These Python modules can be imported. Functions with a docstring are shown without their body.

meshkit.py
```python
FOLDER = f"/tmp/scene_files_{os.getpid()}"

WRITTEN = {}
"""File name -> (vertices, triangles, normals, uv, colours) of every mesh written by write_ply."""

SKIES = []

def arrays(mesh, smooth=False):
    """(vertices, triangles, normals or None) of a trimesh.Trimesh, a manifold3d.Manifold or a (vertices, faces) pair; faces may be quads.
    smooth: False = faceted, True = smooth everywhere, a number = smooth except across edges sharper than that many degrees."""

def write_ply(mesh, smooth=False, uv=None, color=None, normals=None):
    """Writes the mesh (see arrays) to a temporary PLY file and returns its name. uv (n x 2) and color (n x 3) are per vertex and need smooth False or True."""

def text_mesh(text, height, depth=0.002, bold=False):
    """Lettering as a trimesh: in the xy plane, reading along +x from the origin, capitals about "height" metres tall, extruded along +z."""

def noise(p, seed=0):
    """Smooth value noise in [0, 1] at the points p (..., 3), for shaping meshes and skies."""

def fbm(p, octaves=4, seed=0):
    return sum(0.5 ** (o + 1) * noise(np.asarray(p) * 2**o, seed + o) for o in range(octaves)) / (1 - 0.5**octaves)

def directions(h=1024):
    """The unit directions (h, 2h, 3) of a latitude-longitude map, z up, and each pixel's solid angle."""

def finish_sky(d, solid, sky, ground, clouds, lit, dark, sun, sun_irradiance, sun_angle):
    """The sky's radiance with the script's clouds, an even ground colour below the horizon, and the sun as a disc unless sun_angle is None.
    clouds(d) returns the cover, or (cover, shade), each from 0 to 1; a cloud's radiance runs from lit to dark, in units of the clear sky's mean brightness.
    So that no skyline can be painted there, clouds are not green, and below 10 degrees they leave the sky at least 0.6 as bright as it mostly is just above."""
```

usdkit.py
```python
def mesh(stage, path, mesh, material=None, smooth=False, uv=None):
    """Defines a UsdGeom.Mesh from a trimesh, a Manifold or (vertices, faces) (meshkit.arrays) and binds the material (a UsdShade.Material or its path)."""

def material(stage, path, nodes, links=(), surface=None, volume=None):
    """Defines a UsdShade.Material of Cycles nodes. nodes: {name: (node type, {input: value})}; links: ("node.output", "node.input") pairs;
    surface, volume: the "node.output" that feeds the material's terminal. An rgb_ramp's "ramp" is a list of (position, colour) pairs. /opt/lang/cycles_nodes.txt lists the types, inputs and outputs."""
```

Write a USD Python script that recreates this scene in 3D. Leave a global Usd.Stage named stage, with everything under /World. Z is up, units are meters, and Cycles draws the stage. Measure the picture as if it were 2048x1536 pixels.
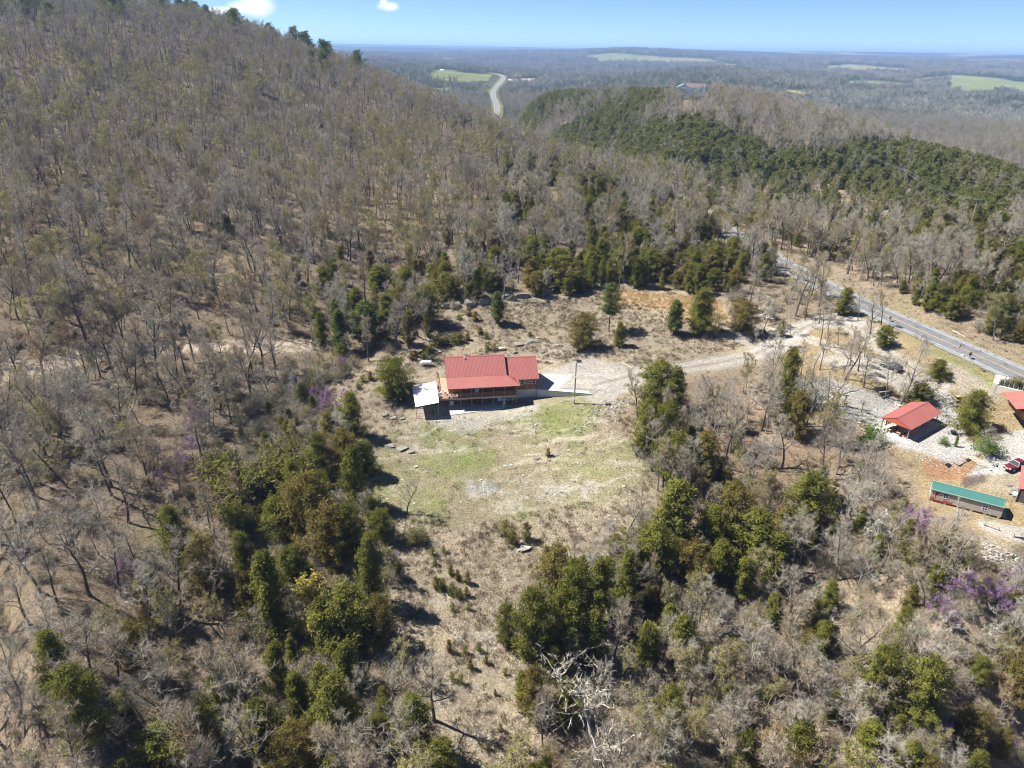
import math, random, time
import numpy as np, trimesh, usdkit, meshkit
from pxr import Usd, UsdGeom, UsdLux, UsdShade, Gf, Sdf, Vt
from scipy.interpolate import RBFInterpolator
from scipy.ndimage import map_coordinates
from scipy.spatial import cKDTree
import shapely
from shapely.geometry import Polygon, LineString, Point

EXPOSURE, SUN_I, SKY_S, AIR, DUST, OZONE = 1.6, 1.05, 0.056, 0.42, 0.12, 6.5
NTH, RSTEP = 520, 0.75
N_BARE, N_CEDAR, N_SAP = 270, 130, 150
CLOUD = (7.0, 7.1, 7.3)
HAZE_D, HAZE_C = 1.05e-4, (.40, .61, 1.0)
# ------------------------------------------------------------------ stage, camera, sky, sun
stage = Usd.Stage.CreateInMemory()
UsdGeom.SetStageUpAxis(stage, 'Z'); UsdGeom.SetStageMetersPerUnit(stage, 1.0)
UsdGeom.Xform.Define(stage, '/World'); UsdGeom.Scope.Define(stage, '/World/Looks')
S = 1.18
FPX, CX, CY, CZ = 1420., 1024., 768., 62 * S
PITCH, ROLL = math.atan(672 / FPX), math.radians(0.95)
fwd = np.array([0, math.cos(PITCH), -math.sin(PITCH)]); rt0 = np.array([1., 0, 0]); up0 = np.cross(rt0, fwd)
RT = math.cos(ROLL) * rt0 + math.sin(ROLL) * up0; UP = -math.sin(ROLL) * rt0 + math.cos(ROLL) * up0
CAMR = np.array([RT, UP, fwd]); EYE = np.array([0, 0, CZ])
cam = UsdGeom.Camera.Define(stage, '/World/camera')
m4 = np.eye(4); m4[0, :3], m4[1, :3], m4[2, :3], m4[3, :3] = RT, UP, -fwd, EYE
cam.AddTransformOp().Set(Gf.Matrix4d(*m4.ravel().tolist()))
cam.CreateHorizontalApertureAttr(36.0); cam.CreateVerticalApertureAttr(27.0)
cam.CreateFocalLengthAttr(36.0 * FPX / 2048.); cam.CreateClippingRangeAttr(Gf.Vec2f(1.0, 120000.0))
cam.CreateExposureAttr(EXPOSURE)
SUN_EL = math.radians(54.0); SUN_AZ = math.atan2(-0.978, 0.21)        # azimuth = atan2(x, y) of the direction towards the sun
SUN = np.array([math.cos(SUN_EL) * math.sin(SUN_AZ), math.cos(SUN_EL) * math.cos(SUN_AZ), math.sin(SUN_EL)])
sun = UsdLux.DistantLight.Define(stage, '/World/sun')
zax = SUN; xax = np.cross([0, 0, 1.], zax); xax /= np.linalg.norm(xax); yax = np.cross(zax, xax)
m4 = np.eye(4); m4[0, :3], m4[1, :3], m4[2, :3] = xax, yax, zax
sun.AddTransformOp().Set(Gf.Matrix4d(*m4.ravel().tolist()))
sun.CreateIntensityAttr(SUN_I); sun.CreateAngleAttr(0.53); sun.CreateNormalizeAttr(True); sun.CreateColorAttr(Gf.Vec3f(1.0, 0.965, 0.905))
sky = UsdLux.DomeLight.Define(stage, '/World/sky'); sky.GetPrim().SetCustomDataByKey('kind', 'structure')
# ------------------------------------------------------------------ helpers: pixel rays of the photograph -> points of the world
def ray(px, py):
    px, py = np.asarray(px, float), np.asarray(py, float)
    return ((px - CX) / FPX)[..., None] * RT + ((CY - py) / FPX)[..., None] * UP + fwd
def at_z(px, py, z):
    d = ray(px, py); return EYE + d * ((z - CZ) / d[..., 2])[..., None]
def at_R(px, py, r):
    d = ray(px, py); return EYE + d * (r / np.hypot(d[..., 0], d[..., 1]))[..., None]
def proj(p):
    c = (np.asarray(p, float) - EYE) @ CAMR.T
    w = np.where(c[..., 2] > 0.1, c[..., 2], 0.1)
    q = np.stack([CX + FPX * c[..., 0] / w, CY - FPX * c[..., 1] / w], -1)
    q[c[..., 2] <= 0.1] = -9999
    return q
def depth(p): return (np.asarray(p, float) - EYE) @ fwd
def fbm(x, y, scale, octaves=4, seed=0):
    return meshkit.fbm(np.stack([np.asarray(x, float) / scale, np.asarray(y, float) / scale, np.zeros_like(np.asarray(x, float)) + 7.3], -1), octaves, seed)
def sstep(a, b, x):
    t = np.clip((x - a) / (b - a), 0, 1); return t * t * (3 - 2 * t)

# house frame: u along the front, v towards the back, origin at the front left post of the porch
HA = math.radians(9.0); HE1 = np.array([math.cos(HA), math.sin(HA), 0]); HE2 = np.array([-math.sin(HA), math.cos(HA), 0])
HO = np.array([-11.67, 119.48, 0]) * S
def house_uv(x, y):
    dx, dy = x - HO[0], y - HO[1]
    return (dx * HE1[0] + dy * HE1[1]) / S, (dx * HE2[0] + dy * HE2[1]) / S
def house_pt(u, v, w=0.0): return HO + S * (u * HE1 + v * HE2 + np.array([0, 0, w]))

# ------------------------------------------------------------------ terrain
TZ = [  # (px, py, ground height): points near the house
 (898,825,0),(1010,815,0),(1120,812,.5),(1160,808,1.2),(830,835,-.1),(770,825,.3),(690,860,-.3),(900,930,-1.8),(950,900,-1.2),(1000,1000,-3.2),(1100,950,-2.0),
 (1200,900,-.6),(1000,1150,-6.6),(950,1300,-9.2),(950,1500,-12),(740,1000,-3.2),(500,1000,-3.2),(300,1000,-1.6),(0,1000,-.5),(0,1300,-6.5),
 (300,1300,-8),(0,1536,-10.5),(500,1536,-13),(640,690,4.2),(300,690,6),(0,720,6.5),(640,800,1.0),(400,820,2.2),(150,830,3),(1260,880,0),(1350,960,-2.2),(1300,1100,-6),
 (1500,1000,-3.6),(1700,900,.4),(1820,860,2),(1930,1020,0),(1250,1300,-11),(1600,1200,-9),(1600,1536,-16),(2048,1536,-15),(2048,1200,-5),
 (2048,1070,-.5),(1700,780,4.2),(1950,800,5.2),(2048,850,4.2),(1600,850,1),(2048,752,8.2),(2048,720,8.6),(1850,660,8.6),(1700,600,9),(1550,517,10),(1500,492,10.3),(1430,440,10.5),(1290,372,9.5),
 (960,690,3.4),(900,640,5.2),(960,590,7.6),(960,570,9.2),(1200,600,7.4),(1150,690,3.6),(1250,742,3),(1400,728,3.8),(1530,690,5.6),(1600,650,7.2),(1420,620,8),(1690,630,8.4),
 (740,690,4.2),(800,640,6.5),(1300,560,9),(1500,580,9.4),(1800,560,10.5),(2048,650,9.5)]
TR = [  # (px, py, horizontal distance, metres to take off for the tree tops seen there)
 (0,550,215,0),(0,400,278,0),(0,200,405,0),(0,0,520,14),(300,550,212,0),(300,400,272,0),(300,200,410,0),(600,550,214,0),(600,400,285,0),(600,250,420,0),
 (800,560,222,0),(800,450,270,0),(800,300,400,0),(1000,500,231,0),(1000,400,290,0),(1000,320,375,0),(1150,450,265,0),(1150,380,310,0),
 (1150,296,385,12),(1080,266,450,13),(960,216,530,13),(830,172,620,14),(700,125,680,15),(630,98,690,15),(500,32,640,16),(350,0,600,16),
 (1800,450,330,0),(1700,350,430,0),(1500,350,440,0),(1350,300,480,0),(2048,450,310,0),
 (1050,200,800,10),(1120,190,730,10),(1185,181,720,11),(1250,174,720,11),(1375,170,640,10),(1550,194,620,10),(1700,236,560,10),(1900,296,500,10),(2048,344,470,10),
 (990,210,1300,0),(1000,152,2100,0),(940,185,1500,8),(900,150,1900,0),(850,195,1150,10),(1250,150,2600,8),(1500,165,1900,8),(1450,134,2300,9),(1600,152,2500,8),(1900,250,1250,12),(2000,225,1700,12),(2000,300,950,12),
 (1900,165,3200,0),(1750,137,4700,0),(1300,118,4800,0),(1300,150,3000,8),(1200,106,6500,0),(1270,103,5600,0),(1000,127,4200,0),
 (1700,107,9500,0),(2048,109,9500,0),(1500,106,10500,0),(2048,125,6500,0),(1900,118,8000,0),(640,83,22000,0),(800,87,22000,0),(1130,94,21000,0),(1000,93,21000,0),(1400,103.5,24000,0),(900,100,9000,0),(700,96,9000,0),(1050,105,7500,0)]
TA = [  # (azimuth column px, distance, height): ground that stays out of sight
 (1150,500,-4),(1015,700,-20),(985,900,-24),(960,800,-8),(830,950,-5),(700,1100,5),(500,1100,30),(350,1000,60),(0,900,110),(-300,700,110),(-300,500,85),(-300,300,28),(-300,200,6),(-300,100,-2),
 (1250,950,-15),(1400,880,-24),(1550,820,-30),(1750,760,-40),(2048,660,-42),(2300,500,-20),(2300,300,6),(2300,170,8),(2300,110,-3),
 (500,2500,40),(0,2500,70),(0,9000,80),(500,9000,60),(2300,1500,-45),(2300,5000,-20),(-300,30000,60),(2300,30000,60),(1024,32000,50),(400,25,-14),(1024,25,-15),(1700,25,-18),(1024,5,-15)]
def az_of(px): d = ray(px, 400.); return np.arctan2(d[..., 0], d[..., 1])
ctl = []
for a, b, z in TZ:
    p = at_z(a, b, z * S); ctl.append((math.atan2(p[0], p[1]), math.hypot(p[0], p[1]), z * S))
for a, b, r, t in TR:
    p = at_R(a, b, r); ctl.append((math.atan2(p[0], p[1]), r, p[2] - t))
for a, r, z in TA: ctl.append((float(az_of(a)), r, z))
ctl = np.array(ctl)
def warp(th, r): return np.stack([th * 2.2, np.log(r + 25.0)], -1)
rbf = RBFInterpolator(warp(ctl[:, 0], ctl[:, 1]), ctl[:, 2], kernel='thin_plate_spline', smoothing=0.0004)

# polar grid: fine in front of the camera, coarse behind it
TH = np.concatenate([np.linspace(-math.pi, -0.86, 24, endpoint=False), np.linspace(-0.86, 0.86, NTH), np.linspace(0.86, math.pi, 24)[1:]])
rr = [4.0]
while rr[-1] < 32000:
    r = rr[-1]; rr.append(r + (1.5 if r < 45 else RSTEP if r < 300 else RSTEP * (r / 300.) ** 1.8))
RR = np.array(rr)
gth, gr = np.meshgrid(TH, RR, indexing='ij')
GX, GY = gr * np.sin(gth), gr * np.cos(gth)
cth = np.clip(TH, -0.86 - .2, 0.86 + .2)
ath = np.linspace(-1.06, 1.06, 170); alr = np.linspace(math.log(4.), math.log(33000.), 260)
A, B = np.meshgrid(ath, alr, indexing='ij')
Zc = rbf(warp(A.ravel(), np.exp(B.ravel()))).reshape(A.shape)
def base_h(x, y):
    th = np.clip(np.arctan2(x, y), -1.06, 1.06); lr = np.log(np.clip(np.hypot(x, y), 4.0, 32900.))
    return map_coordinates(Zc, [(th + 1.06) / (ath[1] - ath[0]), (lr - alr[0]) / (alr[1] - alr[0])], order=1)

# roads: the main road as a centre line whose own height the ground follows
def spline(pts, n):
    pts = np.asarray(pts, float); t = np.r_[0, np.cumsum(np.linalg.norm(np.diff(pts, axis=0), axis=1))]
    from scipy.interpolate import CubicSpline
    return CubicSpline(t, pts)(np.linspace(0, t[-1], n))
road_ctl = [at_z(2350, 893, 8.0 * S), at_z(2200, 824, 8.1 * S), at_z(2048, 753, 8.2 * S), at_z(1880, 678, 8.5 * S), at_z(1700, 597, 9.0 * S), at_z(1550, 519, 10 * S), at_z(1440, 451, 10.4 * S), at_z(1290, 374, 9.5 * S)]
road_ctl += [np.array([*(450 * np.array([math.sin(az_of(1135)), math.cos(az_of(1135))])), 1.0]), np.array([*(700 * np.array([math.sin(az_of(1015)), math.cos(az_of(1015))])), -16.]), np.array([*(960 * np.array([math.sin(az_of(988)), math.cos(az_of(988))])), -25.])]
road_ctl += [at_R(992, 206, 1330), at_R(986, 190, 1460), at_R(994, 172, 1650), at_R(1006, 158, 1880), at_R(1004, 151, 2030), at_R(985, 146, 2180), at_R(960, 144, 2300)]
ROAD = spline(road_ctl, 900)
road_tree = cKDTree(ROAD[:, :2])

# house ground: lower yard in front, upper bench behind
def house_ground(x, y, h):
    u, v = house_uv(x, y)
    low = np.interp(u, [-8, 10, 12.5, 14, 17, 22, 27, 31], [0, 0, .25, .5, .72, 1.15, 1.75, 2.2]) - 0.06 * np.clip(-v - 3, 0, 9)
    high = 2.2 + 0.07 * np.clip(v - 8, 0, 10) + 0.02 * np.clip(u - 17, 0, 12)
    edge = np.interp(u, [-9, -7.2, -2.2, -.3, 0, 10, 10.9, 17, 27.2, 29], [6.9, 6.7, 6.9, 6.9, 3.5, 3.5, 2.4, 2.25, -.65, -1.0])
    k = sstep(-.05, .5, v - edge)
    g = (low * (1 - k) + high * k) * S
    du = np.maximum(np.maximum(-8 - u, u - 28), 0); dv = np.maximum(np.maximum(-3.5 - v, v - 11), 0)
    w = 1 - sstep(0, 6.5, np.hypot(du, dv))
    return h * (1 - w) + g * w
def pads(x, y, h):
    for (cx, cy, z, r0, r1) in PADS:
        w = 1 - sstep(r0, r1, np.hypot(x - cx, y - cy)); h = h * (1 - w) + z * w
    return h
cpt = at_z(1822, 862, 2 * S); spt = at_z(1932, 1030, 0.0); rh = at_R(1375, 183, 640)
PADS = [(cpt[0], cpt[1], 2 * S, 8, 16), (spt[0], spt[1], 0.0, 6.5, 12)]
def height(x, y):
    x, y = np.asarray(x, float), np.asarray(y, float)
    r = np.hypot(x, y)
    h = base_h(x, y)
    near = 1 - sstep(300, 500, r)
    h = h + near * ((fbm(x, y, 22, 3, 3) - .5) * 1.6 + (fbm(x, y, 3.2, 3, 5) - .5) * .55)
    far = sstep(700, 2500, r)
    h = h + (1 - near) * (1 - far) * (fbm(x, y, 90, 3, 8) - .5) * 7 + far * ((fbm(x, y, 700, 4, 9) - .5) * np.minimum(34, r * .006) + (fbm(x, y, 2100, 3, 10) - .5) * np.clip((r - 2600) * .02, 0, 150))
    h = np.where(r > 1500, np.where(h > 92, 92 + .15 * (h - 92), h), h)
    h = pads(x, y, h)
    h = house_ground(x, y, h)
    d, i = road_tree.query(np.stack([x, y], -1), distance_upper_bound=60)
    ok = np.isfinite(d); i = np.where(ok, i, 0); d = np.where(ok, d, 99)
    w = 1 - sstep(6.0, np.where(r < 600, 16, 40), d)
    return h * (1 - w) + (ROAD[i, 2] - .12) * w
GZ = height(GX, GY)
def ground(x, y):
    """Height of the finished ground sheet (bilinear on its own grid)."""
    sh = np.shape(x); x, y = np.atleast_1d(np.asarray(x, float)), np.atleast_1d(np.asarray(y, float))
    th = np.arctan2(x, y); r = np.hypot(x, y)
    return map_coordinates(GZ, [np.interp(th, TH, np.arange(len(TH))), np.interp(r, RR, np.arange(len(RR)))], order=1, mode='nearest').reshape(sh)
def P(px, py):
    """Where the ray of a photograph's pixel meets the ground."""
    px, py = np.atleast_1d(np.asarray(px, float)), np.atleast_1d(np.asarray(py, float))
    d = ray(px, py); d = d / np.hypot(d[:, 0], d[:, 1])[:, None]
    rs = RR[RR > 30]; out = np.empty((len(px), 3))
    for k in range(len(px)):
        q = EYE + d[k] * rs[:, None]; g = ground(q[:, 0], q[:, 1]) - q[:, 2]
        i = np.argmax(g > 0) if (g > 0).any() else len(rs) - 1
        i = max(i, 1); t = np.clip(-g[i - 1] / (g[i] - g[i - 1] + 1e-9), 0, 1)
        p = EYE + d[k] * (rs[i - 1] + t * (rs[i] - rs[i - 1])); p[2] = ground(p[0], p[1]); out[k] = p
    return out
def P1(px, py): return P(px, py)[0]
# ------------------------------------------------------------------ naming, tagging, meshes
_used = {}
def numbered(name, parent='/World'):
    n = _used.get((parent, name), -1) + 1; _used[(parent, name)] = n
    return name if n == 0 else f'{name}_{n:03d}'
def tag(prim, label=None, cat=None, group=None, kind=None):
    prim = prim.GetPrim() if hasattr(prim, 'GetPrim') else prim
    for k, v in (('label', label), ('category', cat), ('group', group), ('kind', kind)):
        if v: prim.SetCustomDataByKey(k, v)
    return prim
MAT = {}
def M(name): return MAT[name]
def obj(name, mesh, mat, parent=None, smooth=False, label=None, cat=None, group=None, kind=None):
    par = '/World' if parent is None else str(parent.GetPath())
    g = usdkit.mesh(stage, par + '/' + numbered(name, par), mesh, MAT[mat], smooth=smooth)
    tag(g, label, cat, group, kind); return g.GetPrim()
def thing(name, label, cat, loc=(0, 0, 0), rotz=0.0, group=None, scale=None):
    x = UsdGeom.Xform.Define(stage, '/World/' + numbered(name))
    x.AddTranslateOp().Set(Gf.Vec3d(*map(float, loc)))
    if rotz: x.AddRotateZOp().Set(math.degrees(rotz))
    if scale is not None: x.AddScaleOp().Set(Gf.Vec3f(*np.broadcast_to(scale, 3).astype(float).tolist()))
    return tag(x, label, cat, group)

# mesh builders (all give (vertices, triangles))
def join(parts):
    vs, fs, n = [], [], 0
    for v, f in parts:
        vs.append(np.asarray(v, float)); fs.append(np.asarray(f, int) + n); n += len(v)
    return np.vstack(vs), np.vstack(fs)
BOXF = np.array([[0,2,1],[0,3,2],[4,5,6],[4,6,7],[0,1,5],[0,5,4],[1,2,6],[1,6,5],[2,3,7],[2,7,6],[3,0,4],[3,4,7]])
def box(x0, x1, y0, y1, z0, z1):
    return np.array([[x0,y0,z0],[x1,y0,z0],[x1,y1,z0],[x0,y1,z0],[x0,y0,z1],[x1,y0,z1],[x1,y1,z1],[x0,y1,z1]], float), BOXF
def hexa(bottom, top): return np.vstack([bottom, top]).astype(float), BOXF
def slab(poly, t):
    """A plane polygon of 3D points (seen counter-clockwise from its upper side) with thickness t below it."""
    p = np.asarray(poly, float); n = np.cross(p[1] - p[0], p[2] - p[0]); n /= np.linalg.norm(n); k = len(p); q = p - n * t
    f = [[0, i, i + 1] for i in range(1, k - 1)] + [[k, k + i + 1, k + i] for i in range(1, k - 1)]
    for i in range(k):
        j = (i + 1) % k; f += [[i, k + i, k + j], [i, k + j, j]]
    return np.vstack([p, q]), np.array(f)
def tube(pts, rad, sides=6, cap=True):
    pts = np.asarray(pts, float); rad = np.broadcast_to(np.asarray(rad, float), len(pts)); n = len(pts)
    t = np.gradient(pts, axis=0); t /= np.linalg.norm(t, axis=1)[:, None] + 1e-12
    a = np.cross(t, np.where(np.abs(t[:, 2:3]) > .9, [[1., 0, 0]], [[0, 0, 1.]])); a /= np.linalg.norm(a, axis=1)[:, None] + 1e-12
    b = np.cross(t, a); ang = np.arange(sides) * 2 * math.pi / sides
    v = (pts[:, None] + rad[:, None, None] * (np.cos(ang)[None, :, None] * a[:, None] + np.sin(ang)[None, :, None] * b[:, None])).reshape(-1, 3)
    i = np.arange(n - 1)[:, None] * sides + np.arange(sides)[None]; j = np.arange(n - 1)[:, None] * sides + (np.arange(sides)[None] + 1) % sides
    f = np.vstack([np.stack([i, j, j + sides], -1).reshape(-1, 3), np.stack([i, j + sides, i + sides], -1).reshape(-1, 3)])
    if cap and sides > 2:
        v = np.vstack([v, pts[:1], pts[-1:]]); k = np.arange(sides); e = (n - 1) * sides
        f = np.vstack([f, np.stack([np.full(sides, n * sides), (k + 1) % sides, k], -1), np.stack([np.full(sides, n * sides + 1), e + k, e + (k + 1) % sides], -1)])
    return v, f
def beam(a, b, w, h=None):
    """A square timber from a to b."""
    a, b = np.asarray(a, float), np.asarray(b, float); h = h or w; t = (b - a) / np.linalg.norm(b - a)
    s = np.cross(t, [0, 0, 1.]) if abs(t[2]) < .95 else np.array([1., 0, 0]); s /= np.linalg.norm(s); u = np.cross(s, t)
    c = [(-1, -1), (1, -1), (1, 1), (-1, 1)]
    return hexa([a + s * w / 2 * i + u * h / 2 * j for i, j in c], [b + s * w / 2 * i + u * h / 2 * j for i, j in c])
def moved(m, loc=(0, 0, 0), rot=0.0, sc=1.0):
    v, f = m; c, s = math.cos(rot), math.sin(rot); v = np.asarray(v, float) * sc
    return np.stack([v[:, 0] * c - v[:, 1] * s, v[:, 0] * s + v[:, 1] * c, v[:, 2]], -1) + np.asarray(loc, float), f
def rock(rng, sx, sy, sz, sub=2, rough=.3):
    """An angular stone: the hull of scattered points, its faces broken by a little noise."""
    n = 12 + 7 * sub; p = rng.normal(0, 1, (n, 3)); p = np.sign(p / np.linalg.norm(p, axis=1)[:, None]) * np.abs(p / np.linalg.norm(p, axis=1)[:, None]) ** .62 * rng.uniform(1 - rough, 1 + rough * .4, (n, 1))
    m = trimesh.convex.convex_hull(p); v, f = np.array(m.vertices), np.array(m.faces)
    if sub > 1:
        v, f = trimesh.remesh.subdivide(v, f); v = v * (1 + .22 * rough * (meshkit.noise(v * 3.1 + 40 * rng.random(3)) - .5)[:, None] * 2)
    return v * [sx, sy, sz], f

# ------------------------------------------------------------------ materials
def mat(name, col, rough=.7, var=.25, scale=1.0, spec=.3, bump=0.0, bscale=20., metallic=0., tint=None):
    """A colour with cloudy variation at "scale" per metre, and fine relief."""
    c = np.array(col, float); n = {'g': ('geometry', {}), 'n': ('noise_texture', {'scale': scale, 'detail': 4., 'roughness': .6}), 'p': ('principled_bsdf', {'roughness': rough, 'specular_ior_level': spec, 'metallic': metallic})}
    hi = c * (1 + var) if tint is None else np.array(tint, float)
    n['r'] = ('rgb_ramp', {'ramp': [(.25, c * (1 - var)), (.5, c), (.75, hi)]})
    l = [('g.position', 'n.vector'), ('n.fac', 'r.fac'), ('r.color', 'p.base_color')]
    if bump:
        n['bn'] = ('noise_texture', {'scale': bscale, 'detail': 3.}); n['b'] = ('bump', {'strength': min(1., bump), 'distance': bump * .1})
        l += [('g.position', 'bn.vector'), ('bn.fac', 'b.height'), ('b.normal', 'p.normal')]
    MAT[name] = usdkit.material(stage, '/World/Looks/' + name, n, l, surface='p.BSDF'); return MAT[name]
def leafmat(name, cols, trans=.35, scale=.25, rough=.6):
    """Foliage: each leaf spray its own tone, each plant too (noise over the ground plan), some light passing through."""
    n = {'g': ('geometry', {}), 'n': ('noise_texture', {'scale': scale, 'detail': 2.}),
         'a': ('math', {'math_type': 'multiply_add', 'value2': .55, 'value3': 0.0}), 's': ('math', {'math_type': 'multiply_add', 'value2': .6}), 'r': ('rgb_ramp', {'ramp': cols}),
         'd': ('diffuse_bsdf', {}), 't': ('translucent_bsdf', {}), 'm': ('mix_closure', {'fac': trans})}
    l = [('g.position', 'n.vector'), ('g.random_per_island', 'a.value1'), ('n.fac', 's.value1'), ('a.value', 's.value3'), ('s.value', 'r.fac'),
         ('r.color', 'd.color'), ('r.color', 't.color'), ('d.BSDF', 'm.closure1'), ('t.BSDF', 'm.closure2')]
    MAT[name] = usdkit.material(stage, '/World/Looks/' + name, n, l, surface='m.closure')

# sky: single scattering, with two small clouds that stand in the sky by direction
def cloud_nodes(k, d, wx, wy):
    d = np.asarray(d, float) / np.linalg.norm(d)
    return d, wx, wy
sky_nodes = {'sky': ('sky_texture', {'sky_type': 'single_scattering', 'sun_disc': False, 'sun_elevation': SUN_EL, 'sun_rotation': SUN_AZ, 'altitude': 300., 'air_density': AIR, 'aerosol_density': DUST, 'ozone_density': OZONE}),
             'bg': ('background_shader', {'strength': SKY_S}), 'tc': ('texture_coordinate', {}),
             'nz': ('noise_texture', {'scale': 38., 'detail': 5., 'roughness': .62}), 'nz2': ('noise_texture', {'scale': 3.2, 'detail': 5., 'roughness': .6})}
sky_links = [('tc.generated', 'nz.vector'), ('tc.generated', 'nz2.vector'), ('mixc.result', 'bg.color')]
prev = None
CL = [(512, 10, .026, .015), (484, 14, .02, .009), (776, 13, .016, .0065), (768, 6, .007, .005), (455, 22, .03, .006)]
for k, (a, b, wx, wy) in enumerate(CL):
    d = ray(a, b); d /= np.linalg.norm(d)
    sky_nodes[f'sub{k}'] = ('mapping', {'mapping_type': 'point', 'location': tuple(-d)})
    h = np.array([d[1], -d[0], 0]); h /= np.linalg.norm(h)
    ang = math.atan2(h[1], h[0])
    sky_nodes[f'rot{k}'] = ('mapping', {'mapping_type': 'point', 'rotation': (0, 0, -ang)})
    sky_nodes[f'scl{k}'] = ('mapping', {'mapping_type': 'point', 'scale': (1 / wx, 1 / wx, 1 / wy)})
    sky_nodes[f'gr{k}'] = ('gradient_texture', {'gradient_type': 'spherical'})
    sky_links += [('tc.generated', f'sub{k}.vector'), (f'sub{k}.vector', f'rot{k}.vector'), (f'rot{k}.vector', f'scl{k}.vector'), (f'scl{k}.vector', f'gr{k}.vector')]
    if prev is None: prev = f'gr{k}.fac'
    else:
        sky_nodes[f'mx{k}'] = ('math', {'math_type': 'maximum'}); sky_links += [(prev, f'mx{k}.value1'), (f'gr{k}.fac', f'mx{k}.value2')]; prev = f'mx{k}.value'
sky_nodes['cm'] = ('math', {'math_type': 'multiply_add', 'value2': 1.5, 'value3': -.42}); sky_nodes['ca'] = ('math', {'math_type': 'add', 'use_clamp': True})
sky_nodes['gate'] = ('math', {'math_type': 'multiply', 'use_clamp': True}); sky_nodes['g2'] = ('math', {'math_type': 'multiply', 'value2': 3.0, 'use_clamp': True})
sky_nodes['mixc'] = ('mix_color', {'blend_type': 'mix', 'b': CLOUD, 'use_clamp': False})
sky_links += [('nz.fac', 'cm.value1'), ('cm.value', 'ca.value1'), (prev, 'ca.value2'), (prev, 'g2.value1'), ('ca.value', 'gate.value1'), ('g2.value', 'gate.value2'), ('gate.value', 'mixc.fac'), ('sky.color', 'mixc.a'), ('bg.background', None)]
sky_links = [x for x in sky_links if x[1]]
skym = usdkit.material(stage, '/World/Looks/sky', sky_nodes, sky_links, surface='bg.background')
UsdShade.MaterialBindingAPI.Apply(sky.GetPrim()).Bind(skym)

# ------------------------------------------------------------------ the ground: its paint by place
NXY = proj(np.stack([GX, GY, GZ], -1))
PXX, PYY = NXY[..., 0] + (fbm(GX, GY, 4, 3, 21) - .5) * 22 * np.clip(150 / gr, .1, 1.4), NXY[..., 1] + (fbm(GX, GY, 4, 3, 22) - .5) * 14 * np.clip(150 / gr, .05, 1.4)
def mask(poly, soft=10, rmin=0, rmax=420):
    """1 inside the polygon (drawn on the photograph, standing on the ground), falling to 0 over "soft" pixels outside."""
    pg = Polygon(poly).buffer(0); out = np.zeros(GX.shape)
    x0, y0, x1, y1 = pg.bounds
    sel = (PXX > x0 - soft) & (PXX < x1 + soft) & (PYY > y0 - soft) & (PYY < y1 + soft) & (gr > rmin) & (gr < rmax)
    if sel.any():
        out[sel] = 1 - sstep(0, soft, shapely.distance(pg, shapely.points(PXX[sel], PYY[sel])))
    return out
COL = np.zeros(GX.shape + (3,))
def lay(col, w):
    w = np.clip(w, 0, 1)[..., None]; COL[:] = COL * (1 - w) + np.asarray(col, float) * w
n1 = fbm(GX, GY, 9, 4, 31); n2 = fbm(GX, GY, 2.2, 3, 32); n3 = fbm(GX, GY, 40, 3, 33)
def band(n, a, b): return sstep(a, b, n)
COL[:] = np.array([.205, .163, .118])                                              # oak leaf litter
lay((.25, .2, .14), band(n1, .5, .7) * .8); lay((.12, .085, .06), band(n2, .55, .75) * .6); lay((.21, .19, .08), band(n3, .58, .7) * .35)
fargray = sstep(500, 1400, gr); lay((.085, .082, .062), fargray)
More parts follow.
